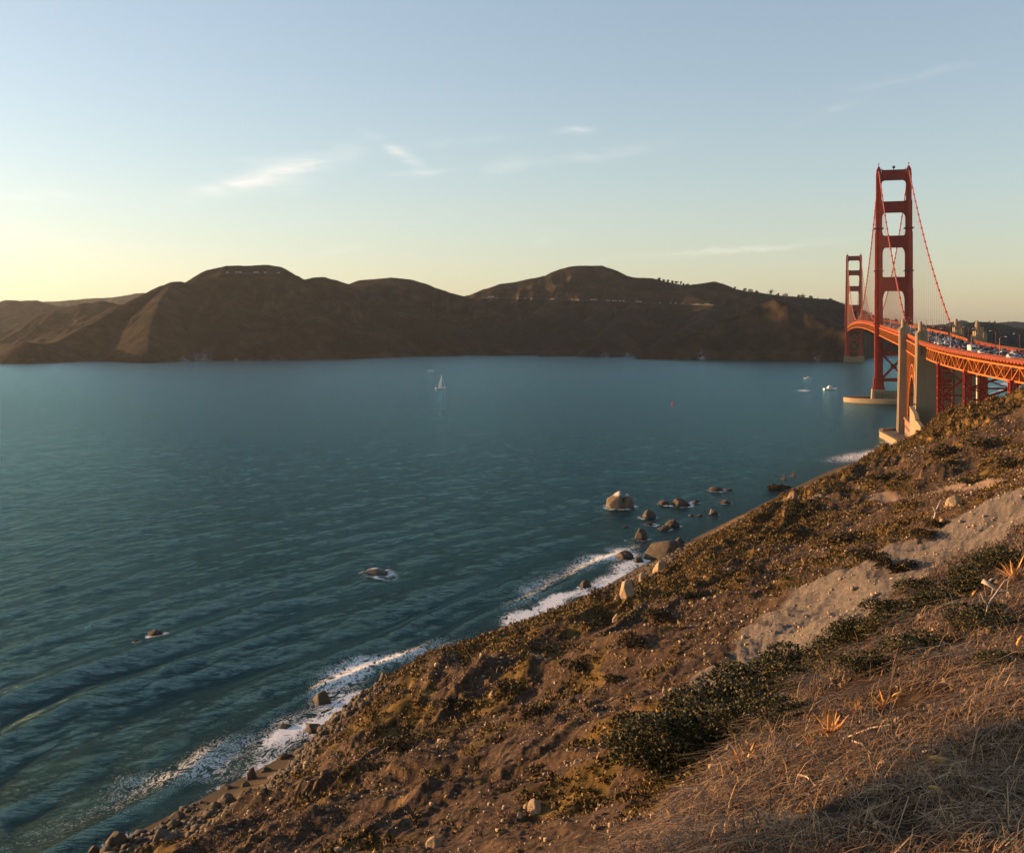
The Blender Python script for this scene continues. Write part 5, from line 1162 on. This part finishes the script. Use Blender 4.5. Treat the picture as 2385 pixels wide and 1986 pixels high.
for px, py, wp, lab in [
 (1968, 1262, 70, 'large dark green bush alone in the middle of the brown slope'),
 (2040, 1305, 60, 'dark brown bush below right of the large dark green one'), (2085, 1330, 66, 'spreading dark bush just above the grey rock scar'),
 (2150, 1250, 52, 'dark upright bush beside pale dead branches'), (2190, 1225, 44, 'slim dark bush above the one with dead branches'),
 (1850, 1245, 46, 'rounded bush just under the pale rock rubble'), (1880, 1205, 40, 'dark bush touching the right end of the pale rubble'),
 (1535, 1440, 56, 'domed green bush at the edge of the bare slope'), (1480, 1505, 60, 'domed olive bush above the left bare slope'), (1600, 1395, 50, 'dark bush in the fold above the domed green one'),
 (1700, 1345, 44, 'bush on the mid slope left of the large green one'), (1755, 1330, 40, 'low brown bush between mid slope bushes'), (1350, 1560, 66, 'wide black green bush crowning the shore mats'),
 (1180, 1610, 70, 'wide dark bush above the ochre bluff face'), (1060, 1650, 60, 'dark elongated bush lying along the bluff shoulder'), (930, 1740, 70, 'black green bush in the hollow right of the bluff'),
 (870, 1790, 50, 'low bush under the black green hollow bush'), (1245, 1660, 46, 'brown bush on the left bare slope'), (1430, 1590, 40, 'small dark bush alone on the light stony slope'),
 (1450, 1730, 50, 'dark bush at the lower end of the grey scar'), (1250, 1800, 44, 'dark bush above the hollow ochre rock'), (1820, 1140, 36, 'small bush on the crest by the foot trail'),
 (2050, 1120, 44, 'dark bush on the greenish ridge near the pylon'), (2200, 1060, 60, 'long dark bush across the ridge below the viaduct'), (2290, 1040, 56, 'dark bush on the ridge under the right end of the viaduct'),
 (2370, 1090, 60, 'dark bush added for the shadow in the hollow at the right edge'), (2260, 1128, 40, 'dark bush just above the foot trail'), (2145, 975, 14, 'small scraggly shrub growing over the retaining wall')]:  # bush in the right-edge hollow stands in for a shadowed gully
    place_bush(px, py, wp, lab, BM_MID)
# near terrace: shrubs, grass, succulents, leaves, wood ------------------------------
BM_NEAR = []
for i in range(3):
    V, F = bush_mesh(500 + i, 5200, .045, 9); me = npmesh('foliage', V, F); me.materials.append(MT['shrub']); BM_NEAR.append(me)
for px, py, wp, lab in [
 (1490, 1752, 210, 'leafy dark shrub at the lower left end of the near shrub band'), (1585, 1705, 210, 'dense green shrub second from the lower end of the near band'), (1675, 1665, 200, 'bright tipped shrub above the orange leaf clumps'),
 (1770, 1622, 190, 'green shrub in the middle of the near band'), (1850, 1580, 180, 'green shrub just below the blue shadowed scar'), (1935, 1540, 170, 'small leaved shrub right of the middle of the near band'),
 (1640, 1775, 190, 'black shaded shrub in front of the lower band'), (1745, 1720, 180, 'black shaded shrub left of the big orange leaf clump'), (1850, 1680, 170, 'shaded shrub right behind the big orange leaf clump'),
 (2035, 1480, 160, 'shrub touching the edge of the grey scar'), (2125, 1440, 150, 'shrub below the dark cracks of the grey scar'), (2215, 1425, 150, 'olive shrub left of the pale dead wood'),
 (2320, 1470, 170, 'dark shrub under the bare curved stem'), (2005, 1512, 150, 'low shrub between the band middle and the grey scar edge'), (2085, 1470, 150, 'shrub touching two others below the dark cracks'), (2175, 1402, 150, 'shrub crowding the scar edge left of the rust red plants'), (2262, 1366, 140, 'small leaved shrub directly left of the pale dead wood'), (2345, 1322, 150, 'highest shrub of the near band beside the rust red plants'), (1905, 1600, 160, 'dense low shrub right behind the shadowed gap in the band'), (1815, 1655, 170, 'broad shaded shrub between the orange clump and the band'), (1560, 1790, 180, 'lowest shrub of the near band, half in dry grass'), (2150, 1530, 150, 'shaded shrub behind the pale twiggy grass'), (2030, 1570, 140, 'brown green shrub with dead twigs on top'), (2375, 1560, 150, 'shaded shrub cut by the right edge')]:
    place_bush(px, py, wp, lab, BM_NEAR, group='shrubs on the near brow', hs=.75)
def tuft(seed, nb, L, w, lean):
    r = np.random.default_rng(seed); V = []; F = []
    for i in range(nb):
        a = r.uniform(0, 6.28); l = L * r.uniform(.5, 1.25); ln = lean * r.uniform(.4, 1.3); b = np.array([r.normal() * .06, r.normal() * .06, -.02]); d = np.array([math.cos(a), math.sin(a), 0]); sd_ = np.array([-d[1], d[0], 0]) * w * r.uniform(.6, 1.4)
        p = [b, b + d * l * .30 * ln + np.array([0, 0, l * .42]), b + d * l * .75 * ln + np.array([0, 0, l * max(.15, .75 - .35 * ln)]), b + d * l * 1.1 * ln + np.array([0, 0, l * max(.05, .95 - .75 * ln)])]
        k = len(V)
        for q, s_ in zip(p, (1, .9, .65, .15)): V += [q - sd_ * s_, q + sd_ * s_]
        F += [(k, k + 1, k + 3, k + 2), (k + 2, k + 3, k + 5, k + 4), (k + 4, k + 5, k + 7, k + 6)]
    return np.array(V), np.array(F)
nT = 11000
azr = RNG.uniform(-9, 31, nT * 3); rr = np.exp(RNG.uniform(math.log(2.2), math.log(42), nT * 3)); X_ = rr * np.sin(np.radians(azr)); Y_ = rr * np.cos(np.radians(azr)); S_, T_ = st_of(X_, Y_)
dens = brow_mask(S_, T_) * (.08 + .92 * sm(fbm(X_ / 1.3, Y_ / 1.3, 3, 341), -.15, .2)); k = RNG.random(len(X_)) < dens; X_, Y_, rr = X_[k][:nT], Y_[k][:nT], rr[k][:nT]
TT = [tuft(i, 13, .27, .0030, 1.4) for i in range(8)]; sc = RNG.uniform(.5, 1.25, len(X_)) * (.62 + rr / 26); pos = np.stack([X_, Y_, HT(X_, Y_)], 1)
scatter_mesh('dry_grass', [t[0] for t in TT], TT[0][1], pos, sc, RNG.uniform(0, 6.28, len(sc)), MT['straw'], ('matted straw coloured dry grass on the near ground', 'grass'))
k = RNG.random(len(X_)) < .05; TT = [tuft(50 + i, 3, .42, .0028, .38) for i in range(5)]
scatter_mesh('dry_stalks', [t[0] for t in TT], TT[0][1], pos[k], sc[k] * 1.1, RNG.uniform(0, 6.28, k.sum()), MT['straw'], ('thin upright dead stalks poking out of the grass', 'grass'))
TT = [clump(70 + i, 22, .22, .5, .3) for i in range(5)]; k = RNG.random(len(X_)) < .45
scatter_mesh('ground_litter', [c[0] for c in TT], TT[0][1], pos[k] + np.array([.05, .07, -.02]), sc[k] * .16, RNG.uniform(0, 6.28, k.sum()), MT['scrub_dry'], ('dark leaf litter and bark between the grass', 'litter'))
MT['flame'] = leafmat('orange_succulent', [(.30, .05, .015), (.50, .17, .035), (.62, .30, .07), (.38, .26, .06)], .45)
def blade(mb, b, d, L, w, curl, lift, n=6):
    d = Vector(d).normalized(); s = Vector((-d.y, d.x, 0)); k = len(mb.v)
    for i in range(n + 1):
        t = i / n; p = Vector(b) + d * L * (t * .8 + curl * t * t * .5) * (1 - lift * .7) + Vector((0, 0, L * (lift * t - curl * .35 * t * t))); ww = w * math.sin(math.pi * min(.5, .22 + t * .5)) * (1 - t ** 2.2) + .0008
        mb.v += [tuple(p - s * ww + Vector((0, 0, ww * .5))), tuple(p - Vector((0, 0, ww * .35))), tuple(p + s * ww + Vector((0, 0, ww * .5))), tuple(p + Vector((0, 0, ww * .25)))]
    for i in range(n):
        for j in range(4): a = k + i * 4 + j; b2 = k + i * 4 + (j + 1) % 4; mb.f.append((a, b2, b2 + 4, a + 4))
    mb.f.append((k + 3, k + 2, k + 1, k)); e = k + n * 4; mb.f.append((e, e + 1, e + 2, e + 3))
def succulent(seed, nb):
    r = random.Random(seed); out = []
    for i in range(nb):
        mb = MB(); a = r.uniform(0, 6.28); blade(mb, (r.uniform(-.04, .04), r.uniform(-.04, .04), 0), (math.cos(a), math.sin(a), 0), r.uniform(.12, .32), r.uniform(.007, .014), r.uniform(.1, .8), r.uniform(.35, .95)); out.append(mb)
    return out
for i, (px, py, wp, lab, nb) in enumerate([
 (1936, 1712, 90, 'largest orange leaf clump standing upright in front of the shaded shrubs', 16), (1995, 1668, 70, 'red stemmed leaf clump right of the largest orange one', 10), (1890, 1735, 50, 'small red leaf sprig left of the largest orange clump', 7),
 (1730, 1790, 80, 'sprawling orange and red leaf clump at the lower end of the shrubs', 13), (1660, 1812, 60, 'pinkish leaf sprig left of the sprawling orange clump', 8), (2060, 1650, 60, 'pale orange leaf clump lying by dry stalks', 9),
 (2255, 1600, 60, 'bright orange leaf clump on the dark ground near the right', 9), (2235, 1790, 60, 'yellow green leaf sprig on the shaded ground', 8), (2300, 1330, 70, 'rust red ground plant at the upper right brow', 14), (2360, 1350, 80, 'rust red ground plant cut by the right edge', 14), (2250, 1410, 60, 'rust red ground plant left of the dead wood', 12)]):
    P = hit(px, py, rmax=60); e = empty('succulent', P, i, lab, 'plant', 'orange leaved plants on the near brow'); s_ = wp / FPX * P.y / .36 * 1.1; e.scale = (s_, s_, s_)
    for mb in succulent(i, nb * 2): mb.build('leaf', MT['flame'], e)
MT['leafy'] = leafmat('fallen_leaf', [(.45, .20, .04), (.62, .32, .07), (.5, .3, .08)], .5)
for i, (px, py, L, ang, lab) in enumerate([
 (2200, 1800, 95, -.5, 'long crescent shaped yellow leaf on the dark ground, largest of them'), (2185, 1862, 60, -.55, 'crescent leaf just below the largest one'), (2352, 1895, 34, .9, 'small upright yellow leaf near the right edge'),
 (2150, 1830, 18, -.7, 'tiny yellow leaf left of the two crescent leaves'), (2095, 1626, 42, .05, 'pale straight leaf among the dry stalks'), (2028, 1662, 26, -.4, 'short orange leaf at the foot of the red stemmed clump'), (2372, 1520, 46, 1.45, 'upright orange leaf at the right edge'),
 (1870, 1920, 26, -1.2, 'small yellow leaf on the lower left of the shaded ground'), (1640, 1965, 30, .3, 'golden leaf near the bottom edge')]):
    P = hit(px, py, rmax=60); mb = MB(); l = L / FPX * P.y; n = 10; k0 = 0
    for j in range(n + 1):
        t = j / n - .5; w_ = l * .13 * math.cos(t * math.pi) ** .8 + .0005; cx, cz = t * l, -l * .28 * t * t * 2
        mb.v += [(cx, -w_ * .2, cz - w_), (cx, -w_ * .45 - .003, cz), (cx, -w_ * .2, cz + w_), (cx, 0, cz)]
    for j in range(n):
        for q in range(4): a = j * 4 + q; b = j * 4 + (q + 1) % 4; mb.f.append((a, b, b + 4, a + 4))
    o = mb.build('fallen_leaf', MT['leafy'], None, True); o.location = P + Vector((0, 0, .04 + l * .25 * abs(math.sin(ang)))); o.rotation_euler = (-.75 if abs(ang) < 1 else -.2, -ang, 0); tag(o, lab, 'leaf', 'loose leaves on the near ground')
def branch(pts_px, r0, r1, label, name='dead_branch', forks=()):
    base = None; e = None; mb = MB()
    W = [at(px, py, d) for px, py, d in pts_px]; rr_ = list(np.linspace(r0, r1, len(W))); e = empty(name, W[0], 0, label, 'branch', 'bare branches on the near brow')
    mb.tube([p - W[0] for p in W], rr_, 7).build('stem', MT['drift'], e, True)
    for f in forks:
        Wf = [at(px, py, d) - W[0] for px, py, d in f]; MB().tube(Wf, list(np.linspace(r0 * .6, .002, len(Wf))), 6).build('twig', MT['drift'], e, True)
d0 = hit(2292, 1475, rmax=60).y
branch([(2292, 1478, d0), (2294, 1440, d0), (2302, 1408, d0 + .05), (2322, 1378, d0 + .1), (2340, 1352, d0 + .1), (2362, 1343, d0 + .1)], .022, .006, 'tall bare curved stem rising at the upper right', forks=[[(2302, 1408, d0 + .05), (2290, 1395, d0), (2284, 1380, d0)], [(2322, 1378, d0 + .1), (2345, 1375, d0 + .15), (2358, 1380, d0 + .2)]])
d0 = hit(2320, 1392, rmax=60).y
branch([(2288, 1352, d0), (2306, 1362, d0 - .05), (2322, 1374, d0 - .1), (2342, 1386, d0 - .15)], .045, .02, 'thick bleached piece of dead wood lying at the upper right', forks=[[(2300, 1358, d0), (2310, 1348, d0), (2326, 1346, d0)], [(2315, 1368, d0), (2310, 1385, d0 - .1), (2300, 1392, d0 - .1)]])
for i, (a, b, lab) in enumerate([((1985, 1740), (2030, 1775), 'straight pale stick on the grass below the largest orange clump'), ((1965, 1735), (2095, 1702), 'long thin pale stick crossing the grass'), ((2150, 1768), (2190, 1780), 'short pale stick on the shaded ground'), ((1860, 1820), (1900, 1850), 'short pale stick lying on the lower grass'), ((1560, 1730), (1600, 1760), 'pale forked twig in the lower dark shrub'), ((1250, 1440), (1310, 1452), 'x'), ]):
    if lab == 'x': continue
    p, q = hit(*a, rmax=60), hit(*b, rmax=60); p = p + Vector((0, 0, .06)); q = q + Vector((0, 0, .07)); mm = (p + q) / 2 + Vector((0, 0, .03))
    o = MB().tube([(0, 0, 0), tuple(mm - p), tuple(q - p)], [.010, .008, .004], 6).build('stick', MT['drift'], None, True); o.location = p; tag(o, lab, 'stick', 'sticks on the near ground')
for px, py, L, lab in [(2175, 1150 + 60, 34, 'pale fallen branch beside the dark upright bush'), (2035, 1255, 26, 'curved pale dead branch left of the dark brown bush'), (2290, 1035, 30, 'bleached stick on the greenish ridge'), (1156, 1568, 12, 'forked yellow dead stem standing in the shore mats'), (541, 1898, 14, 'pale pieces of driftwood stacked on the cobble beach'), (478, 1935, 12, 'upright driftwood post on the cobble beach')]:
    P = hit(px, py); e = empty('driftwood', P, 0, lab, 'driftwood', 'dead wood lying on slope and beach'); l = L / FPX * P.y; up = 'standing' in lab or 'upright' in lab or 'stacked' in lab
    mb = MB(); d = Vector((.3, 0, 1)) if up else Vector((1, -.3, .35))
    mb.tube([(0, 0, -.2), tuple(d * l * .5 + Vector((0, 0, .2))), tuple(d * l * (1.3 if up else 1) + Vector((l * .1, 0, .1)))], [l * .075, l * .06, l * .03], 7).build('stem', MT['drift'], e, True)
    MB().tube([tuple(d * l * .4), tuple(d * l * .6 + Vector((-l * .25, 0, l * .25)))], [l * .045, l * .02], 6).build('twig', MT['drift'], e, True)
# unseen tree on the left, placed to cast shade over the near ground -----------------
def tree(name, loc, H, Rr, nleaf, size, label, cat='tree', group=None, seed=1, mat='tree', flat=.6, lean=0, trunk=.05, cz0=.45):
    e = empty(name, loc, 0, label, cat, group); r = np.random.default_rng(seed)
    tb = MB().tube([(0, 0, -.5), (lean * .3, 0, H * .35), (lean * .7, 0, H * .7), (lean, 0, H * .92)], [H * trunk, H * trunk * .75, H * trunk * .45, H * trunk * .15], 7)
    lob = 9; cs = np.stack([lean * .8 + r.uniform(-.7, .7, lob) * Rr, r.uniform(-.7, .7, lob) * Rr, H * r.uniform(cz0, .95, lob)], 1); rr = Rr * r.uniform(.3, .55, lob)
    for q in cs[:6]: tb.tube([(lean * .4, 0, H * .4), tuple(q)], [H * trunk * .4, H * trunk * .1], 5)
    tb.build('trunk', MT['bark'], e)
    k = r.integers(0, lob, nleaf); d = r.normal(size=(nleaf, 3)); d /= np.linalg.norm(d, axis=1)[:, None]; d[:, 2] *= flat; C = cs[k] + d * (rr[k] * r.uniform(.5, 1.05, nleaf))[:, None]
    d1 = r.normal(size=(nleaf, 3)); d1 /= np.linalg.norm(d1, axis=1)[:, None]; d2 = np.cross(d1, r.normal(size=(nleaf, 3))); d2 /= np.linalg.norm(d2, axis=1)[:, None]; s = size * r.uniform(.6, 1.3, nleaf)[:, None]
    V = np.stack([C - d2 * s * .5, C + d2 * s * .5, C + d1 * s * 1.2], 1).reshape(-1, 3); me = npmesh('crown', V, np.arange(3 * nleaf).reshape(-1, 3)); link('crown', me, e, mat=MT[mat]); return e
tx, ty = -8.3, 9.7
tree('shade_tree', (tx, ty, ground(tx, ty)), 72.6 - ground(tx, ty), 1.75, 13000, .10, 'unseen dark tree left of the viewpoint, added to shade the near ground', seed=4, cz0=.875, trunk=.02, flat=.8)
# trees on the far ridges ------------------------------------------------------------
i = 0
for px, py, h_, w_, lab in [
 (1440, 637, 5, 7, 'lone bush like tree on the right shoulder of the central hill'), (1535, 647, 6, 8, 'leftmost tree of the ridge row behind the lit spur'), (1546, 650, 5, 7, 'second tree of the ridge row behind the lit spur'),
 (1556, 652, 6, 8, 'third tree of the ridge row behind the lit spur'), (1566, 654, 7, 8, 'tall dense tree in the ridge row'), (1576, 655, 7, 9, 'bushy tree in the middle of the ridge row'), (1586, 657, 8, 5, 'slender tree just left of the gap in the ridge row'),
 (1592, 657, 7, 5, 'slender tree at the gap in the ridge row'), (1601, 657, 6, 9, 'flat topped tree at the right end of the ridge row'), (1713, 673, 4, 8, 'low tree on the slope right of the dark knoll'), (1735, 676, 6, 12, 'spreading tree right of the dark knoll'),
 (1748, 678, 6, 12, 'twin crowned tree right of the dark knoll'), (1762, 680, 4, 9, 'small tree between the twin crowned and the big round one'), (1795, 686, 11, 22, 'big round tree on the ridge above the flat topped headland'), (1812, 688, 5, 10, 'small tree right of the big round one'),
 (1828, 689, 6, 16, 'wide flat tree right of the big round one'), (1860, 690, 5, 9, 'small leaning tree before the last ridge group'), (1870, 691, 8, 14, 'dark full tree in the last ridge group'), (1888, 693, 6, 11, 'tree right of the dark full one in the last ridge group'), (1935, 697, 3, 10, 'low tree at the far right of the ridge above the headland'),
 (2015, 731, 4, 9, 'small ridge tree seen between the two bridge towers'), (1555, 661, 3, 7, 'low bush tree on the lit saddle'), (2165, 750, 4, 8, 'small ridge tree right of the near tower'), (2150, 748, 4, 8, 'small tree on the ridge right behind the near tower')]:
    P = None
    for dy in (0, 2, 4, 6, 9):
        P = hhit(px, py + dy, 2300, 4200)
        if P: break
    if P is None: continue
    s_ = P.y / FPX; tree('ridge_tree', P, h_ * s_ * .85, w_ * s_ * .45, 260, 1.7, lab, group='trees on the far ridge', seed=20 + i, flat=1.2, cz0=.25); i += 1
ok = np.nonzero(forest_env > .45)[0]
# far wood: thousands of crowns on the shaded slopes
pz = me_h_verts[ok]; pick = RNG.choice(len(pz), min(5200, len(pz) * 2)); PP = pz[pick] + RNG.uniform(-6, 6, (len(pick), 3)) * np.array([1, 1, 0])
CT = [clump(90 + i, 22, .55, 1.3, .8) for i in range(5)]; sc = RNG.uniform(2.0, 4.2, len(PP)) * (1 - .45 * sm(PP[:, 2], 110, 150))
scatter_mesh('far_wood', [c[0] for c in CT], CT[0][1], PP, np.stack([sc, sc, sc * 1.1], 1), RNG.uniform(0, 6.28, len(PP)), MT['tree'], ('dark wood covering the shaded valley slopes across the water', 'wood'))
# hillside road with parked cars -----------------------------------------------------
def hill_road(pts, label):
    P = []
    for a, b in zip(pts[:-1], pts[1:]):
        for k in np.linspace(0, 1, max(2, int(abs(b[0] - a[0]) / 3)), endpoint=False):
            q = hhit(a[0] + (b[0] - a[0]) * k, a[1] + (b[1] - a[1]) * k, 2400, 4000)
            if q and (not P or abs(q.y - P[-1].y) < 220): P.append(q)
    if len(P) < 3: return P
    V = []; Fs = []
    for i, q in enumerate(P):
        V += [(q.x, q.y - 5, q.z + .2), (q.x, q.y - 5, q.z + 1.6), (q.x, q.y + 4, q.z + 1.7), (q.x, q.y - 5.6, q.z - 2.5)]
        if i: b = 4 * (i - 1); Fs += [(b + 3, b, b + 4, b + 7), (b, b + 1, b + 5, b + 4), (b + 1, b + 2, b + 6, b + 5)]
    o = MB().add(V, [f[::-1] for f in Fs]).build('hillside_road', simple('pale_road_bank', (.045, .037, .03), .9, .2, .05)); tag(o, kind='structure'); return P
HRD = hill_road([(1115, 693), (1180, 694), (1260, 696), (1340, 698), (1410, 702), (1470, 704), (1540, 707), (1600, 709), (1668, 711)], '')
HRD2 = hill_road([(500, 638), (545, 637), (600, 637), (655, 638)], '')
white_car = far_car('suv', 0)
for P_, sel, lab, grp in ((HRD, [(1378, 3), (1415, 2), (1430, 2), (1445, 1), (1455, 1), (1485, 2), (1493, 1), (1540, 1), (1562, 2), (1575, 1), (1590, 2), (1625, 2), (1645, 2), (1652, 1), (1143, 2), (1152, 1)], 'white vehicle parked on the road cut across the central hill', 'cars on the hillside road'), (HRD2, [(532, 1), (553, 2), (563, 1), (597, 2), (602, 1), (620, 1), (650, 1)], 'white vehicle parked along the road near the top of the left hill', 'cars near the left hilltop')):
    for px, k in sel:
        q = [p for p in P_ if abs(CX + p.x / p.y * FPX - px) < 4]
        if not q: continue
        q = q[0]
        for j in range(k):
            o = bpy.data.objects.new('car', white_car.data); COL.objects.link(o); o.location = (q.x + j * 7.5, q.y - 3.2, q.z + 1.65); o.rotation_euler = (0, 0, 1.57); o.scale = (1.25, 1.4, 1.5); tag(o, lab, 'car', grp)
# ------------------------------------------------------------------ boats
MT['hull'] = simple('white_hull', (.72, .70, .66), .35, .05); MT['sail'] = simple('sail_cloth', (.82, .78, .70), .7, .04); MT['dark_hull'] = simple('dark_trim', (.03, .035, .05), .4); MT['alu'] = simple('mast_alloy', (.5, .48, .45), .4)
def hull(L, B, H, mb, sheer=.25):
    n = 9; prof = []
    for i in range(n):
        t = i / (n - 1); x = (t - .5) * L; b = B / 2 * (1 - max(0, (t - .45) / .55) ** 2.2) * (.82 + .18 * min(1, t * 3)); h = H * (1 + sheer * (2 * t - .6) ** 2)
        prof.append([(x, -b, h), (x, -b * .92, H * .45), (x - (0 if t < .9 else L * .02), -b * .55, -.25), (x, b * .55, -.25), (x, b * .92, H * .45), (x, b, h)])
    for p in prof: mb.v += p
    for i in range(n - 1):
        for j in range(6): a = i * 6 + j; b = i * 6 + (j + 1) % 6; mb.f.append((a, b, b + 6, a + 6))
    mb.f.append(tuple(range(6))[::-1]); mb.f.append(tuple((n - 1) * 6 + k for k in range(6))); return mb
def motor(P, L, rz, label, flip=1):
    e = empty('motor_boat', (P.x, P.y, 0), rz, label, 'boat', 'small boats on the bay'); B = L * .3; H = L * .11
    hull(L, B, H, MB()).build('hull', MT['hull'], e)
    MB().frus(-L * .22, L * .2, -B * .36, B * .36, H, -L * .18, L * .1, -B * .3, B * .3, H + L * .12).build('cabin', MT['hull'], e)
    MB().frus(-L * .20, L * .175, -B * .37, B * .37, H + L * .045, -L * .19, L * .13, -B * .34, B * .34, H + L * .085).build('window', MT['dark_hull'], e)
    MB().box(-L * .14, L * .04, -B * .25, B * .25, H + L * .122, H + L * .17).build('flybridge', MT['hull'], e); MB().tube([(-L * .05, 0, H + L * .17), (-L * .05, 0, H + L * .32)], .06, 6).build('mast', MT['alu'], e)
    return e
def sailboat(P, L, mastH, rz, label):
    e = empty('sailboat', (P.x, P.y, 0), rz, label, 'boat', 'small boats on the bay'); H = L * .1
    hull(L, L * .28, H, MB()).build('hull', MT['hull'], e); MB().frus(-L * .1, L * .18, -L * .08, L * .08, H, -L * .08, L * .12, -L * .06, L * .06, H + L * .05).build('cabin', MT['hull'], e)
    MB().tube([(L * .1, 0, H * .8), (L * .1, 0, mastH)], [.11, .06], 8).build('mast', MT['alu'], e); MB().tube([(L * .1, 0, H + L * .1), (-L * .22, -L * .06, H + L * .1)], .08, 6).build('boom', MT['alu'], e)
    V = []; n = 9
    for i in range(n):
        t = i / (n - 1); z = H + L * .12 + (mastH * .96 - H - L * .12) * t; c = (L * .30) * (1 - t ** 1.3)
        for j in range(5): u = j / 4; V.append((L * .09 - c * u, -c * .18 * u - .9 * math.sin(math.pi * u) * (1 - t) * .4, z))
    Fs = [(i * 5 + j, i * 5 + j + 1, (i + 1) * 5 + j + 1, (i + 1) * 5 + j) for i in range(n - 1) for j in range(4)]
    o = MB().add(V, Fs).build('mainsail', MT['sail'], e, True); md = o.modifiers.new('thick', 'SOLIDIFY'); md.thickness = .04
    MB().tube([(L * .48, 0, H * 1.2), (L * .1, 0, mastH * .95)], [.10, .05], 6).build('furled_jib', MT['sail'], e); return e
motor(b1, 10.5, .1, 'white cabin cruiser with a thin wake, farthest left of the boats'); sailboat(b2, 12.5, 17.0, .25, 'white sailboat with its mainsail up in the middle of the bay')
motor(b4, 11, math.pi - .1, 'white cabin boat heading left, above the long boat with a wake'); motor(b3, 17, .22, 'long dark decked boat trailing a white wake near the tower fender'); motor(b5, 12, .3, 'white boat seen through the braces of the near tower')
sailboat(b6, 3.6, 5.0, .4, 'tiny white sailboat seen under the right end of the viaduct')
e = empty('buoy', (by_.x, by_.y, 0), 0, 'red channel buoy floating off the bridge', 'buoy'); MT['buoy'] = simple('red_buoy', (.45, .03, .02), .4, .1)
MB().tube([(0, 0, -.4), (0, 0, .9)], 1.25, 12).build('float', MT['buoy'], e); bb = MB()
for a in (0, 1.57, 3.14, 4.71): bb.beam((math.cos(a) * .9, math.sin(a) * .9, .9), (math.cos(a) * .3, math.sin(a) * .3, 3.0), .22)
bb.frus(-.55, .55, -.55, .55, 2.0, -.35, .35, -.35, .35, 3.2); bb.build('cage', MT['buoy'], e); MB().ball((0, 0, 3.5), .35, 8, 6).build('lantern', MT['dark'], e)
# ------------------------------------------------------------------ birds
MT['feather'] = simple('brown_feathers', (.10, .065, .04), .8, .4, 3); MT['black_feather'] = simple('black_feathers', (.012, .011, .011), .6, .2, 3)
def bird(P, span, rz, roll, flap, mat, label, cat='bird'):
    e = empty('bird', P, rz, label, cat, 'birds in flight'); e.rotation_euler = (roll, 0, rz); s = span / 2
    b = MB(); b.tube([(-.55 * s, 0, .02 * s), (-.35 * s, 0, .02 * s), (-.1 * s, 0, 0), (.2 * s, 0, .02 * s), (.36 * s, 0, .07 * s), (.46 * s, 0, .09 * s), (.56 * s, 0, .07 * s), (.74 * s, 0, .03 * s)], [.03 * s, .07 * s, .12 * s, .11 * s, .055 * s, .06 * s, .035 * s, .006 * s], 10); b.build('body', mat, e, True)
    MB().frus(-.75 * s, -.45 * s, -.12 * s, .12 * s, 0, -.74 * s, -.45 * s, -.10 * s, .10 * s, .03 * s).build('tail', mat, e)
    for sg in (-1, 1):
        V = []; sec = [(0, .20, -.20, 0), (.25, .24, -.20, .16), (.5, .20, -.16, .24), (.75, .08, -.20, .18), (1.0, -.16, -.26, .06)]
        for y, f, bk2, z in sec:
            for th in (.018, -.012): V += [(f * s, sg * y * s * math.cos(flap * .6), z * s * flap + y * s * math.sin(flap) * .6 + th * s), (bk2 * s, sg * y * s * math.cos(flap * .6), z * s * flap + y * s * math.sin(flap) * .6 + th * s * .4)]
        Fs = []
        for i in range(4):
            a = 4 * i; Fs += [(a, a + 1, a + 5, a + 4), (a + 2, a + 6, a + 7, a + 3), (a, a + 4, a + 6, a + 2), (a + 1, a + 3, a + 7, a + 5)]
        Fs += [(0, 2, 3, 1), (16, 17, 19, 18)]; MB().add(V, Fs).build('wing', mat, e)
bird(at(1825, 1116, 215), 2.2, 2.6, .9, .7, MT['feather'], 'brown seabird gliding low over the water, left of the pair'); bird(at(1847, 1109, 215), 2.2, 2.6, .95, .75, MT['feather'], 'brown seabird gliding low over the water, right of the pair')
bird(at(2134, 926, 150), 1.0, 1.2, .3, .9, MT['black_feather'], 'upper black bird flying in front of the pale pylon'); bird(at(2131, 942, 150), 1.25, .2, .1, .15, MT['black_feather'], 'lower black bird with level wings in front of the pale pylon')
